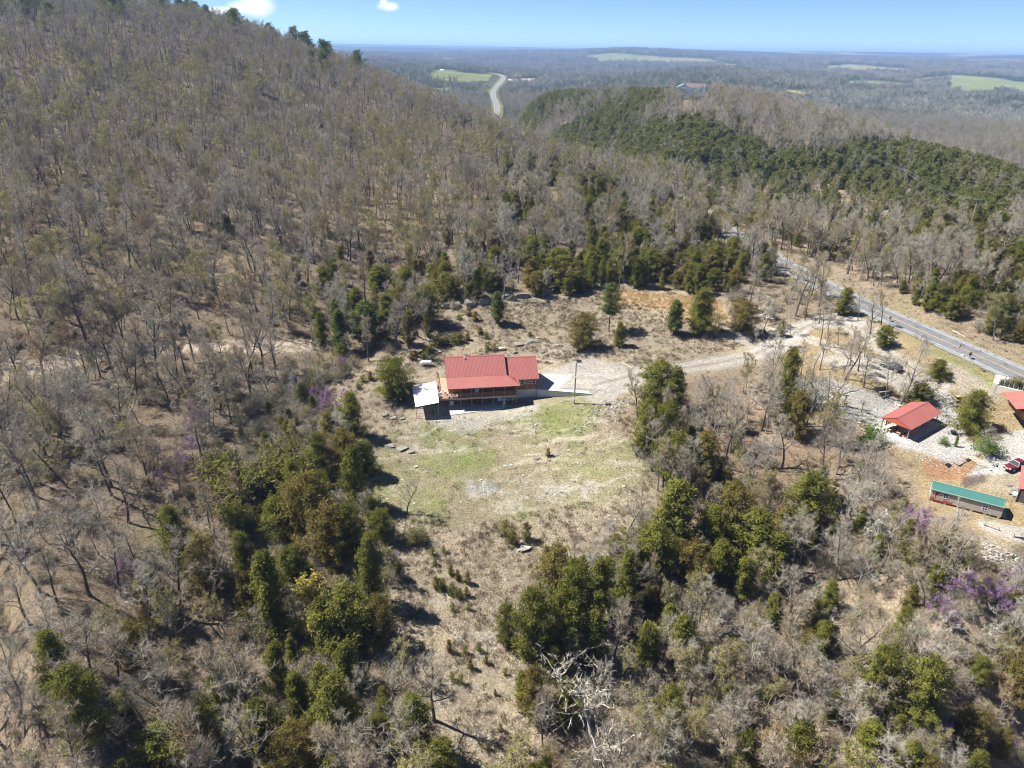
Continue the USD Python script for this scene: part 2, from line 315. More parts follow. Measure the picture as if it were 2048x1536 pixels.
lay((.06, .07, .04), fargray * band(fbm(GX, GY, 260, 4, 35), .48, .6) * .8)
CLEAR = [(735,880),(745,1000),(790,1080),(800,1150),(780,1260),(840,1380),(885,1440),(930,1545),(1090,1545),(1062,1440),(1040,1340),(1010,1250),(1090,1190),(1170,1110),(1240,1080),(1285,1010),(1310,960),(1268,890),(1270,800),(1330,757),(1480,722),(1560,692),(1600,662),(1560,642),(1450,680),(1440,600),(1300,578),(1200,585),(1090,603),(990,610),(880,630),(860,680),(790,705),(700,740),(640,800),(690,840)]
YARD = [(1570,665),(1690,625),(1760,640),(2060,795),(2060,1140),(1960,1060),(1850,1010),(1830,925),(1720,850),(1640,815),(1590,770)]
field = mask(CLEAR, 26); yard = mask(YARD, 12)
lay((.275, .235, .168), field); lay((.2, .16, .125), field * band(n2, .5, .66) * .7); lay((.33, .275, .19), field * band(n1, .52, .68) * .7)
hu, hv = house_uv(GX, GY); sv = hv + (fbm(GX, GY, 14, 3, 36) - .5) * 14; strata = meshkit.fbm(np.stack([hu / 7., sv / .75, np.zeros_like(hu) + 2.2], -1), 3, 37)
lay((.26, .205, .12), yard)
lawnm = mask([(740,1005),(735,900),(840,850),(1180,830),(1260,900),(1290,960),(1180,1000),(1000,1040),(860,1040)], 24)
lay((.25, .215, .145), lawnm * .7); lay((.19, .185, .095), lawnm * band(n1, .42, .6) * .8)
G = (.16, .19, .06); G2 = (.17, .18, .075)
for poly, a in [([(1020,840),(1090,815),(1160,800),(1200,800),(1180,840),(1150,868),(1090,850)], .9), ([(845,860),(905,850),(900,875),(850,880)], .85), ([(840,915),(905,903),(985,908),(960,922),(890,945),(830,940)], .95),
                ([(1170,920),(1205,918),(1200,945),(1175,950)], .6), ([(1000,1015),(1050,1005),(1060,1030),(1010,1035)], .55), ([(745,960),(830,960),(880,1010),(820,1030),(750,1010)], .45), ([(1215,955),(1260,950),(1240,975)], .5), ([(930,930),(1000,930),(990,960),(920,960)], .3)]:
    lay(G, mask(poly, 22) * a * (.35 + 1.1 * (n2 - .25)))
for poly in [[(1790,640),(1830,650),(2060,775),(2060,800),(1950,755),(1850,690)], [(1690,600),(1740,612),(1715,628),(1680,620)]]:
    lay(G2, mask(poly, 10) * .8); lay(G, mask(poly, 8) * band(n2, .5, .62) * .7)
lay((.37, .28, .165), mask([(1220,580),(1300,585),(1440,605),(1455,640),(1380,640),(1300,612),(1220,604)], 10) * .85)       # bleached bluestem
lay((.27, .15, .085), mask([(1850,925),(1920,905),(1975,935),(1940,955),(1870,955)], 12) * .8)                                # bare red dirt
lay((.215, .15, .10), mask([(1230,840),(1320,800),(1500,830),(1700,930),(1500,960),(1330,890)], 30) * .5)
GRAVEL = (.31, .29, .26); PALE = (.345, .34, .325)
for poly, a in [([(1065,770),(1090,745),(1180,722),(1265,738),(1330,742),(1400,724),(1480,712),(1545,686),(1590,655),(1640,640),(1600,672),(1550,706),(1480,728),(1390,740),(1310,752),(1262,770),(1225,800),(1185,800),(1150,785)], .9),
                ([(1460,675),(1530,655),(1600,655),(1600,690),(1540,705)], .75), ([(1600,645),(1680,628),(1740,622),(1775,640),(1720,648),(1660,650)], .9), ([(1690,640),(1760,660),(1800,690),(1770,690),(1700,655)], .6),
                ([(1595,765),(1650,760),(1720,782),(1790,800),(1800,830),(1740,846),(1690,832),(1620,800)], .95), ([(1640,705),(1720,725),(1800,760),(1850,800),(1840,808),(1780,765),(1700,735),(1630,715)], .8),
                ([(1690,690),(1760,720),(1830,765),(1880,800),(1860,802),(1800,765),(1720,720)], .5), ([(1860,770),(1900,790),(1930,880),(1960,900),(1900,925),(1850,905),(1800,890),(1740,865),(1760,840),(1800,850),(1870,840),(1850,800)], .95),
                ([(1880,720),(1960,760),(2000,800),(1960,800),(1900,770)], .55), ([(1970,880),(2060,860),(2060,940),(2000,945),(1940,950),(1975,915)], .95), ([(1940,965),(2060,950),(2060,1000),(2000,985)], .45),
                ([(1955,1045),(2060,1060),(2060,1090),(1975,1062)], .9), ([(1930,1085),(1975,1075),(2060,1110),(2060,1150),(1990,1125)], .45),
                ([(850,838),(900,838),(1010,822),(1075,812),(1070,822),(1010,838),(930,860),(880,852)], .7), ([(842,808),(900,800),(902,835),(848,836)], .6)]:
    m = mask(poly, 9)
    lay(GRAVEL if a < .6 else PALE if a > .92 else (.345, .328, .295), m * a * (.72 + .45 * n1))
lay((.42, .385, .32), lawnm * band(strata, .57, .7) * .5); lay((.42, .38, .31), field * (1 - lawnm) * band(strata, .6, .72) * .4)
lay((.21, .205, .19), mask([(940,972),(985,966),(998,974),(965,984),(942,982)], 4) * .8)
for poly, a in [([(930,962),(985,962),(1000,985),(950,990)], .6), ([(830,890),(1000,880),(1010,900),(960,900),(860,902)], .45), ([(1070,985),(1250,975),(1280,985),(1180,1000)], .4), ([(860,1270),(1000,1270),(1000,1285),(870,1290)], .45), ([(1000,965),(1200,960),(1190,975),(1020,985)], .35), ([(1090,690),(1180,690),(1180,720),(1090,720)], .45)]:
    lay((.40, .375, .335), mask(poly, 12) * a * band(fbm(GX, GY, 2.5, 3, 41), .44, .6))                                          # bare limestone showing
lay((.42, .35, .27), mask([(640,684),(640,702),(420,702),(250,706),(120,738),(0,764),(0,730),(120,712),(250,688),(420,684)], 6) * .95)    # woodland track
def track(pts, half, col, a, edge=.35):
    w = P(*np.array(pts, float).T); w = spline(w[:, :2], 160); d, _ = cKDTree(w).query(np.stack([GX, GY], -1).reshape(-1, 2), distance_upper_bound=half + edge + 1); d = d.reshape(GX.shape); lay(col, (1 - sstep(half - edge * .2, half + edge, d)) * a); return d
for pts in ([(1185,772),(1262,752),(1340,740),(1400,731),(1480,716),(1540,694),(1592,664),(1640,644),(1700,632)], [(1602,672),(1660,692),(1720,714),(1790,744),(1850,777),(1890,806)], [(1692,650),(1740,684),(1790,716),(1836,744),(1880,776)]):
    d = track(pts, 1.75, (.36, .34, .305), .85); lay((.235, .2, .13), (1 - sstep(.3, .6, d)) * .75 * (gr < 420))
lay((.15, .13, .035), mask([(40,890),(120,885),(160,905),(90,935),(40,925)], 12) * .7)                                         # moss
lay((.09, .075, .065), mask([(1925,958),(1968,950),(1970,962),(1935,975)], 6) * .8)                                             # burnt patch
rd, ri = road_tree.query(np.stack([GX, GY], -1).reshape(-1, 2), distance_upper_bound=40); rd = rd.reshape(GX.shape)
verge = (1 - sstep(6, 9.5, rd)); lay((.21, .18, .10), verge * .8); lay((.16, .17, .06), (1 - sstep(7, 14, rd)) * (gr > 700) * .9)
FG = (.16, .185, .075); FT = (.205, .195, .10)
FIELDS = [([(846,152),(872,140),(905,142),(930,147),(982,150),(976,160),(930,163),(880,160)], FG, 1000, 3500), ([(862,178),(905,176),(900,184),(866,186)], FG, 900, 2500), ([(860,117),(930,116),(932,119),(862,120)], FT, 1500, 9000),
          ([(1165,113),(1230,107),(1290,112),(1345,118),(1330,124),(1200,124)], FG, 2500, 20000), ([(1270,113),(1424,119),(1440,128),(1330,126)], FT, 2500, 20000), ([(1430,128),(1478,130),(1440,134)], FT, 2500, 20000),
          ([(1620,135),(1700,130),(1830,140),(1820,144),(1700,143),(1640,139)], FT, 2500, 20000), ([(1885,153),(1910,151),(1990,157),(2060,168),(2060,184),(1985,178),(1930,181),(1890,171),(1895,160)], FG, 1800, 8000),
          ([(1815,160),(1870,155),(1885,158),(1860,164)], FT, 1800, 8000), ([(1690,163),(1750,163),(1820,168),(1800,170)], FG, 1500, 8000), ([(1575,181),(1640,183),(1600,187)], FT, 1000, 8000), ([(1930,120),(2048,120),(2048,123),(1930,123)], FT, 4000, 20000), ([(1685,165),(1702,164),(1700,168)], FG, 1000, 8000)]
FMASK = np.zeros(GX.shape)
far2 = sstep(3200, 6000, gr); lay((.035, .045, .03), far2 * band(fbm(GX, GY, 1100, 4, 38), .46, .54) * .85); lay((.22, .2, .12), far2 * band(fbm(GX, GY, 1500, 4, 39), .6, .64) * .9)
PXX, PYY = NXY[..., 0], NXY[..., 1]
for poly, c, a, b in FIELDS:
    m = mask(poly, 2.2, a, b); FMASK = np.maximum(FMASK, m); lay(c, m); lay(np.array(c) * [1.25, 1.1, .9], m * band(fbm(GX, GY, 120, 3, 44), .5, .62) * .6)
m = mask([(1020,159),(1075,157),(1092,161),(1062,168),(1024,166)], 2, 900, 3500); FMASK = np.maximum(FMASK, m); lay((.42, .36, .30), m)
m = mask([(1015,185),(1060,175),(1052,180),(1018,205)], 2, 900, 3500); lay((.3, .22, .15), m * .5)
COL *= (1 + (fbm(GX, GY, 1.1, 2, 51) - .5) * .5 * (gr < 350))[..., None]

def grid_faces(nt, nr):
    a = np.arange(nt - 1)[:, None] * nr + np.arange(nr - 1)[None]
    a = a.ravel(); return np.vstack([np.stack([a, a + nr, a + nr + 1], -1), np.stack([a, a + nr + 1, a + 1], -1)])
gv = np.stack([GX, GY, GZ], -1).reshape(-1, 3); gf = grid_faces(*GX.shape)
c0 = len(gv); gv = np.vstack([gv, [[0, 0, GZ[:, 0].mean()]]]); k = np.arange(len(TH) - 1) * len(RR)
gf = np.vstack([gf, np.stack([np.full(len(k), c0), k + len(RR), k], -1)])
gf = gf[:, ::-1]
if np.cross(gv[gf[0, 1]] - gv[gf[0, 0]], gv[gf[0, 2]] - gv[gf[0, 0]])[2] < 0: gf = gf[:, ::-1]
nodes = {'a': ('attribute', {'attribute': 'paint'}), 'g': ('geometry', {}), 'n': ('noise_texture', {'scale': 2.6, 'detail': 5., 'roughness': .7}), 'r': ('rgb_ramp', {'ramp': [(.3, (.42, .4, .4)), (.5, (1., 1., 1.)), (.7, (1.5, 1.46, 1.38))]}),
         'n3': ('noise_texture', {'scale': 7.5, 'detail': 3., 'roughness': .6}), 'r3': ('rgb_ramp', {'ramp': [(.34, (.55, .54, .54)), (.5, (1., 1., 1.)), (.66, (1.4, 1.38, 1.34))]}), 'mu3': ('mix_color', {'blend_type': 'multiply', 'fac': 1.0, 'use_clamp': False}),
         'n2': ('noise_texture', {'scale': .012, 'detail': 6., 'roughness': .65}), 'r2': ('rgb_ramp', {'ramp': [(.35, (.8, .8, .8)), (.65, (1.15, 1.15, 1.15))]}),
         'mu': ('mix_color', {'blend_type': 'multiply', 'fac': 1.0, 'use_clamp': False}), 'mu2': ('mix_color', {'blend_type': 'multiply', 'fac': 1.0, 'use_clamp': False}), 'b': ('bump', {'strength': .9, 'distance': .22}), 'p': ('diffuse_bsdf', {'roughness': .6})}
links = [('g.position', 'n.vector'), ('g.position', 'n2.vector'), ('n.fac', 'r.fac'), ('n2.fac', 'r2.fac'), ('a.color', 'mu.a'), ('r.color', 'mu.b'), ('mu.result', 'mu2.a'), ('r2.color', 'mu2.b'), ('mu2.result', 'mu3.a'), ('r3.color', 'mu3.b'), ('mu3.result', 'p.color'), ('g.position', 'n3.vector'), ('n3.fac', 'r3.fac'), ('n.fac', 'b.height'), ('b.normal', 'p.normal')]
MAT['ground'] = usdkit.material(stage, '/World/Looks/ground', nodes, links, surface='p.BSDF')
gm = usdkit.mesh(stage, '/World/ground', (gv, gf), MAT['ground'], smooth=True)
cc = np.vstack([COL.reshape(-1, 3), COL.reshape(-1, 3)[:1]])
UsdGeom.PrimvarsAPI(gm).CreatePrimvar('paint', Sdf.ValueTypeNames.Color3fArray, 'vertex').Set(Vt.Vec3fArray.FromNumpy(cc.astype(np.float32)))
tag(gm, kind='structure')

# ------------------------------------------------------------------ the road, with its lines
def ribbon(path, off0, off1, lift, t=None):
    d = np.gradient(path[:, :2], axis=0); d /= np.linalg.norm(d, axis=1)[:, None]; n = np.stack([d[:, 1], -d[:, 0]], -1)
    a = np.c_[path[:, :2] + n * off0, path[:, 2] + lift]; b = np.c_[path[:, :2] + n * off1, path[:, 2] + lift]
    v = np.stack([a, b], 1).reshape(-1, 3); i = np.arange(len(path) - 1) * 2
    f = np.vstack([np.stack([i, i + 1, i + 3], -1), np.stack([i, i + 3, i + 2], -1)])
    if np.cross(v[f[0, 1]] - v[f[0, 0]], v[f[0, 2]] - v[f[0, 0]])[2] < 0: f = f[:, ::-1]
    return v, f
mat('asphalt', (.135, .138, .145), .85, .2, .35, bump=.2, bscale=14.); mat('shoulder', (.2, .2, .195), .9, .2, .6)
mat('yellow_paint', (.42, .27, .1), .7, .2, 1.5); mat('white_paint', (.42, .42, .4), .7, .18, 1.5)
road = UsdGeom.Xform.Define(stage, '/World/road').GetPrim(); tag(road, kind='structure')
obj('asphalt', join([ribbon(ROAD, -3.5, 3.5, 0.02)]), 'asphalt', road)
obj('shoulder', ribbon(ROAD, -5.0, -3.5, 0.012), 'shoulder', road); obj('shoulder', ribbon(ROAD, 3.5, 5.0, 0.012), 'shoulder', road)
obj('centre_line', join([ribbon(ROAD, -.22, -.07, 0.03), ribbon(ROAD, .07, .22, 0.03)]), 'yellow_paint', road)
obj('edge_line', ribbon(ROAD, -3.4, -3.22, 0.03), 'white_paint', road); obj('edge_line', ribbon(ROAD, 3.22, 3.4, 0.03), 'white_paint', road)

# ------------------------------------------------------------------ the air

if HAZE_D > 0:
    hb = box(-36000, 36000, -36000, 36000, float(GZ.min()) - 1.0, max(float(GZ.max()) + 24, CZ + 24))
    MAT['haze'] = usdkit.material(stage, '/World/Looks/haze', {'v': ('principled_volume', {'color': HAZE_C, 'density': HAZE_D, 'anisotropy': .2})}, [], volume='v.volume')
    tag(usdkit.mesh(stage, '/World/haze', hb, MAT['haze']), kind='stuff')
# ------------------------------------------------------------------ trees: shapes
rng = np.random.default_rng(7)
def unit(v): return v / (np.linalg.norm(v, axis=-1, keepdims=True) + 1e-12)
def path_from(r, p, d, L, n, wob, lift=0.0):
    pts = [np.array(p, float)]; d = unit(np.array(d, float))
    for _ in range(n):
        d = unit(d + r.normal(0, wob, 3) + [0, 0, lift]); pts.append(pts[-1] + d * L / n)
    return np.array(pts)
def slivers(p, d, L, w, r):
    """Thin twig triangles from p along d."""
    s = unit(np.cross(d, r.normal(0, 1, d.shape))); w = np.broadcast_to(w, (len(p),))[:, None]; L = np.broadcast_to(L, (len(p),))[:, None]
    v = np.stack([p - s * w / 2, p + s * w / 2, p + d * L], 1).reshape(-1, 3)
    return v, np.arange(len(v)).reshape(-1, 3)
def leaves(p, size, r, up=.3, aspect=.6):
    a = unit(r.normal(0, 1, p.shape) + [0, 0, up]); b = unit(np.cross(a, r.normal(0, 1, p.shape)))
    s = np.broadcast_to(size, (len(p),))[:, None]
    v = np.stack([p - b * s * aspect / 2, p + b * s * aspect / 2, p + a * s], 1).reshape(-1, 3)
    return v, np.arange(len(v)).reshape(-1, 3)
def bare_tree(seed, H=15., np_=10, ns=6, nt=4, ntw=8, tw=.034, up=.16, first=.35, spread=.36, r0=.016, bud=0, budsize=.22, crooked=.09, lowsides=False):
    """(trunk mesh, crown mesh, buds or None) of a leafless hardwood tree."""
    r = np.random.default_rng(seed); trunk, crown, tips, tdir = [], [], [], []
    tp = path_from(r, (0, 0, -.5), (r.normal(0, .06), r.normal(0, .06), 1), H * .86, 9, crooked * .8, .06)
    tr = H * r0 * np.linspace(1.15, .16, len(tp)) ** 1.0; tr[0] *= 1.35
    trunk.append(tube(tp, tr, 5 if lowsides else 7))
    az = r.random() * 6.3
    for i in range(np_):
        t = first + (1 - first) * (i + r.random() * .6) / np_; t = min(t, .99); k = t * (len(tp) - 1); j = int(k); f = k - j
        p = tp[j] * (1 - f) + tp[min(j + 1, len(tp) - 1)] * f; az += 2.4 + r.normal(0, .3)
        el = .35 + .75 * t + r.normal(0, .12); d = np.array([math.cos(az) * math.cos(el), math.sin(az) * math.cos(el), math.sin(el)])
        L = H * spread * (1.15 - .7 * t) * r.uniform(.75, 1.2)
        q = path_from(r, p, d, L, 5, crooked * 1.9, up * .5); rad = np.interp(t, [0, 1], [tr[0] * .42, tr[-1] * .8]) * np.linspace(1, .3, 6)
        trunk.append(tube(q, rad, 3 if lowsides else 5, False))
        for s in range(ns):
            u = .25 + .75 * (s + r.random()) / ns; k = u * 5; j = min(int(k), 4); f = k - j
            p2 = q[j] * (1 - f) + q[j + 1] * f; d2 = unit(unit(q[j + 1] - q[j]) * .6 + r.normal(0, .55, 3) + [0, 0, up])
            L2 = L * r.uniform(.3, .52) * (1.2 - .5 * u); q2 = path_from(r, p2, d2, L2, 3, .16, up * .4)
            crown.append(tube(q2, rad[2] * .5 * np.array([1, .75, .5, .25]), 3, False))
            for m in range(nt):
                w = .2 + .8 * (m + r.random()) / nt; k = w * 3; j = min(int(k), 2); f = k - j
                p3 = q2[j] * (1 - f) + q2[j + 1] * f; d3 = unit(unit(q2[j + 1] - q2[j]) * .7 + r.normal(0, .5, 3) + [0, 0, up])
                L3 = L2 * r.uniform(.4, .7); 
                a = p3 + d3 * L3
                tips += [p3 + d3 * L3 * x for x in r.uniform(.1, 1, ntw)]; tdir += [d3] * ntw
                crown.append(slivers(p3[None], d3[None], L3, tw * 1.7, r))
    tips, tdir = np.array(tips), np.array(tdir)
    dd = unit(tdir * .8 + r.normal(0, .55, tips.shape) + [0, 0, up]); LL = H * .045 * r.uniform(.5, 1.4, len(tips))
    crown.append(slivers(tips, dd, LL, tw, r))
    buds = None
    if bud:
        k = r.integers(0, len(tips), bud); buds = leaves(tips[k] + dd[k] * (LL[k] * r.random(bud))[:, None] + r.normal(0, .12, (bud, 3)), budsize * r.uniform(.6, 1.3, bud), r, .2, .8)
    return join(trunk), join(crown), buds
def conifer(seed, H=8., W=4.6, base=.06, shape='cedar', n=74, m=125, size=.235, trunk_r=.02):
    """(trunk, crown) of an evergreen: boughs of small needle-clad sprays that end in ragged tips, so that the outline is uneven and gaps remain."""
    r = np.random.default_rng(seed); pts, sz, dr = [], [], []
    ph = r.random(6) * 6.3; az0 = r.random() * 6.3
    def outline(h, az):
        if shape == 'cedar': rad = W / 2 * (min(1, (h - base + .05) * 4.2) ** .6) * max(.04, (1 - h) ** .46 * 1.06)
        elif shape == 'round': rad = W / 2 * math.sqrt(max(.02, 1 - ((h - .5) / .53) ** 2))
        elif shape == 'layer': rad = W / 2 * (max(.04, 1 - h) ** .5) * (0.62 + .55 * (math.sin(h * 24 + ph[2]) > 0))
        elif shape == 'spire': rad = W / 2 * max(.03, 1 - h) ** .75 * min(1, .5 + h * 3)
        else: rad = W / 2 * (.25 + .95 * math.sin(math.pi * min(1, max(0, (h - base) / (1 - base) * .86 + .1))))
        return rad * (1 + .24 * math.sin(3 * az + ph[0] + 4 * h) + .16 * math.sin(5 * az + ph[1] - 7 * h))
    for i in range(n):
        t = (i + r.random()) / n; h = base + (1 - base) * t ** 1.05; az = az0 + i * 2.399 + r.normal(0, .25)
        rad = max(.06 * W, outline(h, az) * r.uniform(.55, 1.3)); rise = (.55 if shape in ('cedar', 'spire') else .2 if shape != 'layer' else .05)
        out = unit(np.array([math.cos(az), math.sin(az), rise])); foot = np.array([0, 0, max(base * H * .5, h * H - rise * rad * .9)])
        k = r.beta(2.2, 1.15, m); spread = (.035 + .15 * k * (1.12 - k)) * max(W, 1.) * .95
        q = foot + out * (rad * k * 1.06)[:, None] + r.normal(0, 1, (m, 3)) * spread[:, None] * [.75, .75, .55]
        pts.append(q); sz.append(size * r.uniform(.7, 1.3, m)); dr.append(np.repeat(out[None] + [0, 0, .25], m, 0))
    pts, sz, dr = np.vstack(pts), np.concatenate(sz), np.vstack(dr); pts[:, 2] = np.clip(pts[:, 2], base * H * .4, H * 1.03)
    nrm = unit(dr * .9 + [0, 0, .35] + r.normal(0, .42, pts.shape)); dirs = unit(np.cross(nrm, r.normal(0, 1, pts.shape)) + [0, 0, .3] + dr * .35); s = unit(np.cross(dirs, nrm)); z = sz[:, None]
    v = np.stack([pts - s * z * .27, pts + s * z * .27, pts + dirs * z * 1.25], 1).reshape(-1, 3)
    crown = (v, np.arange(len(v)).reshape(-1, 3))
    tp = path_from(r, (0, 0, -.4), (0, 0, 1), H * .82, 6, .03, .05); trunk = [tube(tp, np.linspace(H * trunk_r, H * .004, 7), 6)]
    for i in range(14 if shape in ('pine', 'layer') else 8):
        t = r.uniform(max(.12, base), .8); p = np.array([np.interp(t * H, tp[:, 2], tp[:, c]) for c in (0, 1, 2)]); a = r.random() * 6.3
        trunk.append(tube(path_from(r, p, (math.cos(a), math.sin(a), .35), W * .38, 3, .1), H * trunk_r * np.array([.3, .22, .15, .06]), 3, False))
    return join(trunk), crown
def bush(seed, H, W, n, size, flat=1.0):
    r = np.random.default_rng(seed); st, q = [], []
    for i in range(max(5, n // 60)):
        a = r.random() * 6.3; e = r.uniform(.5, 1.4); d = (math.cos(a) * math.cos(e), math.sin(a) * math.cos(e), math.sin(e) * flat)
        p = path_from(r, (0, 0, -.1), d, math.hypot(H, W / 2) * r.uniform(.6, 1), 4, .2, .05); st.append(tube(p, np.linspace(.03, .008, 5) * H ** .5, 3, False)); q.append(p[2:])
    q = np.vstack(q); c = q[r.integers(0, len(q), n)] + r.normal(0, .16, (n, 3)) * [W * .55, W * .55, H * .5]; c[:, 2] = np.abs(c[:, 2])
    return join(st), leaves(c, size * r.uniform(.6, 1.3, n), r, .3, .7), join([slivers(c[::3], unit(r.normal(0, 1, c[::3].shape) + [0, 0, .5]), H * .25, .025, r)])

mat('bark_dark', (.085, .07, .058), .9, .35, 1.2); mat('bark_grey', (.18, .165, .145), .9, .35, .8); mat('bark_white', (.30, .29, .265), .85, .3, .9); mat('bark_cedar', (.12, .085, .065), .9, .3, 1.5)
mat('twigs_grey', (.31, .27, .205), .9, .3, .08); mat('twigs_warm', (.33, .275, .19), .9, .3, .08); mat('twigs_pale', (.34, .31, .25), .9, .3, .08); mat('twigs_mauve', (.30, .245, .195), .9, .3, .1)
leafmat('buds_green', [(.2, (.24, .225, .07)), (.7, (.36, .335, .11))], .45); leafmat('buds_yellow', [(.2, (.34, .28, .06)), (.7, (.5, .42, .12))], .4); leafmat('buds_rust', [(.2, (.2, .125, .06)), (.7, (.3, .2, .09))], .35)
leafmat('cedar_green', [(.12, (.095, .1, .024)), (.42, (.215, .215, .044)), (.75, (.315, .305, .068)), (.95, (.39, .37, .105))], .42, .35)
leafmat('cedar_bronze', [(.12, (.13, .105, .035)), (.42, (.235, .195, .055)), (.75, (.32, .27, .08)), (.95, (.38, .32, .11))], .42, .35)
leafmat('cedar_bright', [(.12, (.10, .105, .032)), (.42, (.20, .205, .055)), (.8, (.30, .29, .085))], .42, .3); leafmat('pine_green', [(.12, (.08, .1, .03)), (.45, (.165, .19, .055)), (.8, (.25, .27, .08))], .4, .3)
leafmat('bright_green', [(.2, (.09, .15, .025)), (.7, (.2, .3, .06))], .35, .4)
leafmat('redbud_pink', [(.2, (.24, .13, .26)), (.7, (.42, .27, .43))], .3, .4); leafmat('dogwood_white', [(.2, (.42, .41, .34)), (.7, (.66, .64, .55))], .3, .4)
leafmat('dry_grass', [(.15, (.15, .11, .08)), (.5, (.265, .215, .145)), (.85, (.37, .31, .2))], .3, .5); leafmat('straw', [(.2, (.5, .37, .2)), (.8, (.64, .5, .3))], .4, .5); leafmat('fresh_grass', [(.2, (.09, .125, .03)), (.8, (.19, .22, .07))], .3, .5)
leafmat('vine', [(.2, (.15, .14, .05)), (.8, (.27, .25, .1))], .3, .3)

BUILT = {}
def shape(name, parts):
    """A class prim that the things of one kind refer to: {part name: (mesh, material)}."""
    c = stage.CreateClassPrim('/World/' + name); c.SetTypeName('Xform'); tot = 0; hmax = 0
    for k, (m, ma) in parts.items():
        usdkit.mesh(stage, f'/World/{name}/{k}', m, MAT[ma]); tot += len(m[1]); hmax = max(hmax, float(m[0][:, 2].max()))
    BUILT[name] = hmax; return c
def protos_under(path, name, parts):
    UsdGeom.Xform.Define(stage, f'{path}/{name}')
    for k, (m, ma) in parts.items(): usdkit.mesh(stage, f'{path}/{name}/{k}', m, MAT[ma])
def instance(name, cls, loc, rot, sc, label, cat, group):
    x = thing(name, label, cat, loc, rot, group, sc); p = x.GetPrim() if hasattr(x, 'GetPrim') else x
    p.GetReferences().AddInternalReference('/World/' + cls); p.SetInstanceable(True); return p
def scatter(name, protos, idx, pos, yaw, sc, tilt=None):
    """One PointInstancer of kind stuff."""
    path = '/World/' + numbered(name); pi = UsdGeom.PointInstancer.Define(stage, path); tag(pi, kind='stuff')
    for k, parts in enumerate(protos): protos_under(path, f'shape_{k:03d}', parts)
    pi.CreatePrototypesRel().SetTargets([Sdf.Path(f'{path}/shape_{k:03d}') for k in range(len(protos))])
    pi.CreateProtoIndicesAttr(Vt.IntArray.FromNumpy(np.asarray(idx, np.int32))); pi.CreatePositionsAttr(Vt.Vec3fArray.FromNumpy(np.asarray(pos, np.float32)))
    q = np.zeros((len(pos), 4), np.float32); q[:, 0] = np.cos(np.asarray(yaw) / 2); q[:, 3] = np.sin(np.asarray(yaw) / 2)
    pi.CreateOrientationsAttr(Vt.QuathArray([Gf.Quath(float(a), 0, 0, float(b)) for a, b in zip(q[:, 0], q[:, 3])]))
    sc = np.asarray(sc, np.float32); pi.CreateScalesAttr(Vt.Vec3fArray.FromNumpy(np.ascontiguousarray(sc if sc.ndim == 2 else np.repeat(sc[:, None], 3, 1)))); return pi

# shapes of the things (each used many times)
HARD = []          # (class name, height, family)
def hard(name, seed, fam, bark, twigs, buds=None, **kw):
    t, c, b = bare_tree(seed, bud=kw.pop('bud', 0), **kw); parts = {'trunk': (t, bark), 'crown': (c, twigs)}
    if b is not None: parts['buds'] = (b, buds)
    shape(name, parts); HARD.append((name, kw.get('H', 15.), fam)); return parts
PARTS = {}
for i in range(4): PARTS[f'oak_shape_{i:03d}'] = hard(f'oak_shape_{i:03d}', 100 + i, 'grey', 'bark_dark', 'twigs_grey', H=15., np_=11, crooked=.07 + .02 * i)
for i in range(3): PARTS[f'hickory_shape_{i:03d}'] = hard(f'hickory_shape_{i:03d}', 120 + i, 'warm', 'bark_dark', 'twigs_warm', H=16., np_=12, spread=.27, first=.42, r0=.013, up=.24)
for i in range(3): PARTS[f'pale_shape_{i:03d}'] = hard(f'pale_shape_{i:03d}', 140 + i, 'pale', 'bark_grey', 'twigs_pale', H=14., np_=11, spread=.34, first=.36, r0=.012, crooked=.1)
for i in range(2): PARTS[f'budding_shape_{i:03d}'] = hard(f'budding_shape_{i:03d}', 160 + i, 'bud', 'bark_grey', 'twigs_warm', buds='buds_green', bud=1300, H=13., spread=.33, first=.3, r0=.011, nt=3)
PARTS['rust_shape'] = hard('rust_shape', 170, 'rust', 'bark_grey', 'twigs_warm', buds='buds_rust', bud=900, H=13., spread=.33, first=.33, r0=.011, nt=3)
PARTS['yellow_shape'] = hard('yellow_shape', 175, 'yellow', 'bark_grey', 'twigs_pale', buds='buds_yellow', bud=2600, budsize=.3, H=9., spread=.42, first=.12, r0=.014, nt=3)
for i in range(2): PARTS[f'white_oak_shape_{i:03d}'] = hard(f'white_oak_shape_{i:03d}', 180 + i, 'white', 'bark_white', 'twigs_pale', H=10., np_=9, ns=5, nt=3, ntw=5, spread=.62, first=.25, r0=.022, crooked=.2, tw=.06)
for i in range(4):
    t, c, b = bare_tree(200 + i, H=6., np_=9, ns=4, nt=3, ntw=5, first=.2, r0=.009, spread=.3, tw=.03, lowsides=True)
    shape(f'sapling_shape_{i:03d}', {'trunk': (t, 'bark_grey'), 'crown': (c, ('twigs_pale', 'twigs_warm', 'twigs_grey', 'twigs_mauve')[i])})
CON = {}
def con(name, mat_, bark='bark_cedar', **kw):
    t, c = conifer(**kw); parts = {'trunk': (t, bark), 'crown': (c, mat_)}; shape(name, parts); CON[name] = parts; BUILT[name] = kw.get('H', 8.); BUILT[name + 'w'] = kw.get('W', 4.6)
for i in range(3): con(f'cedar_shape_{i:03d}', 'cedar_green', seed=300 + i, H=8., W=4.8)
con('bronze_cedar_shape', 'cedar_bronze', seed=310, H=8., W=4.6)
for i in range(2): con(f'round_cedar_shape_{i:03d}', ('cedar_green', 'cedar_bronze')[i], seed=320 + i, H=7., W=5., shape='round', base=.1)
for i in range(2): con(f'layered_cedar_shape_{i:03d}', 'cedar_green', seed=330 + i, H=8.5, W=6.2, shape='layer', base=.1, n=100)
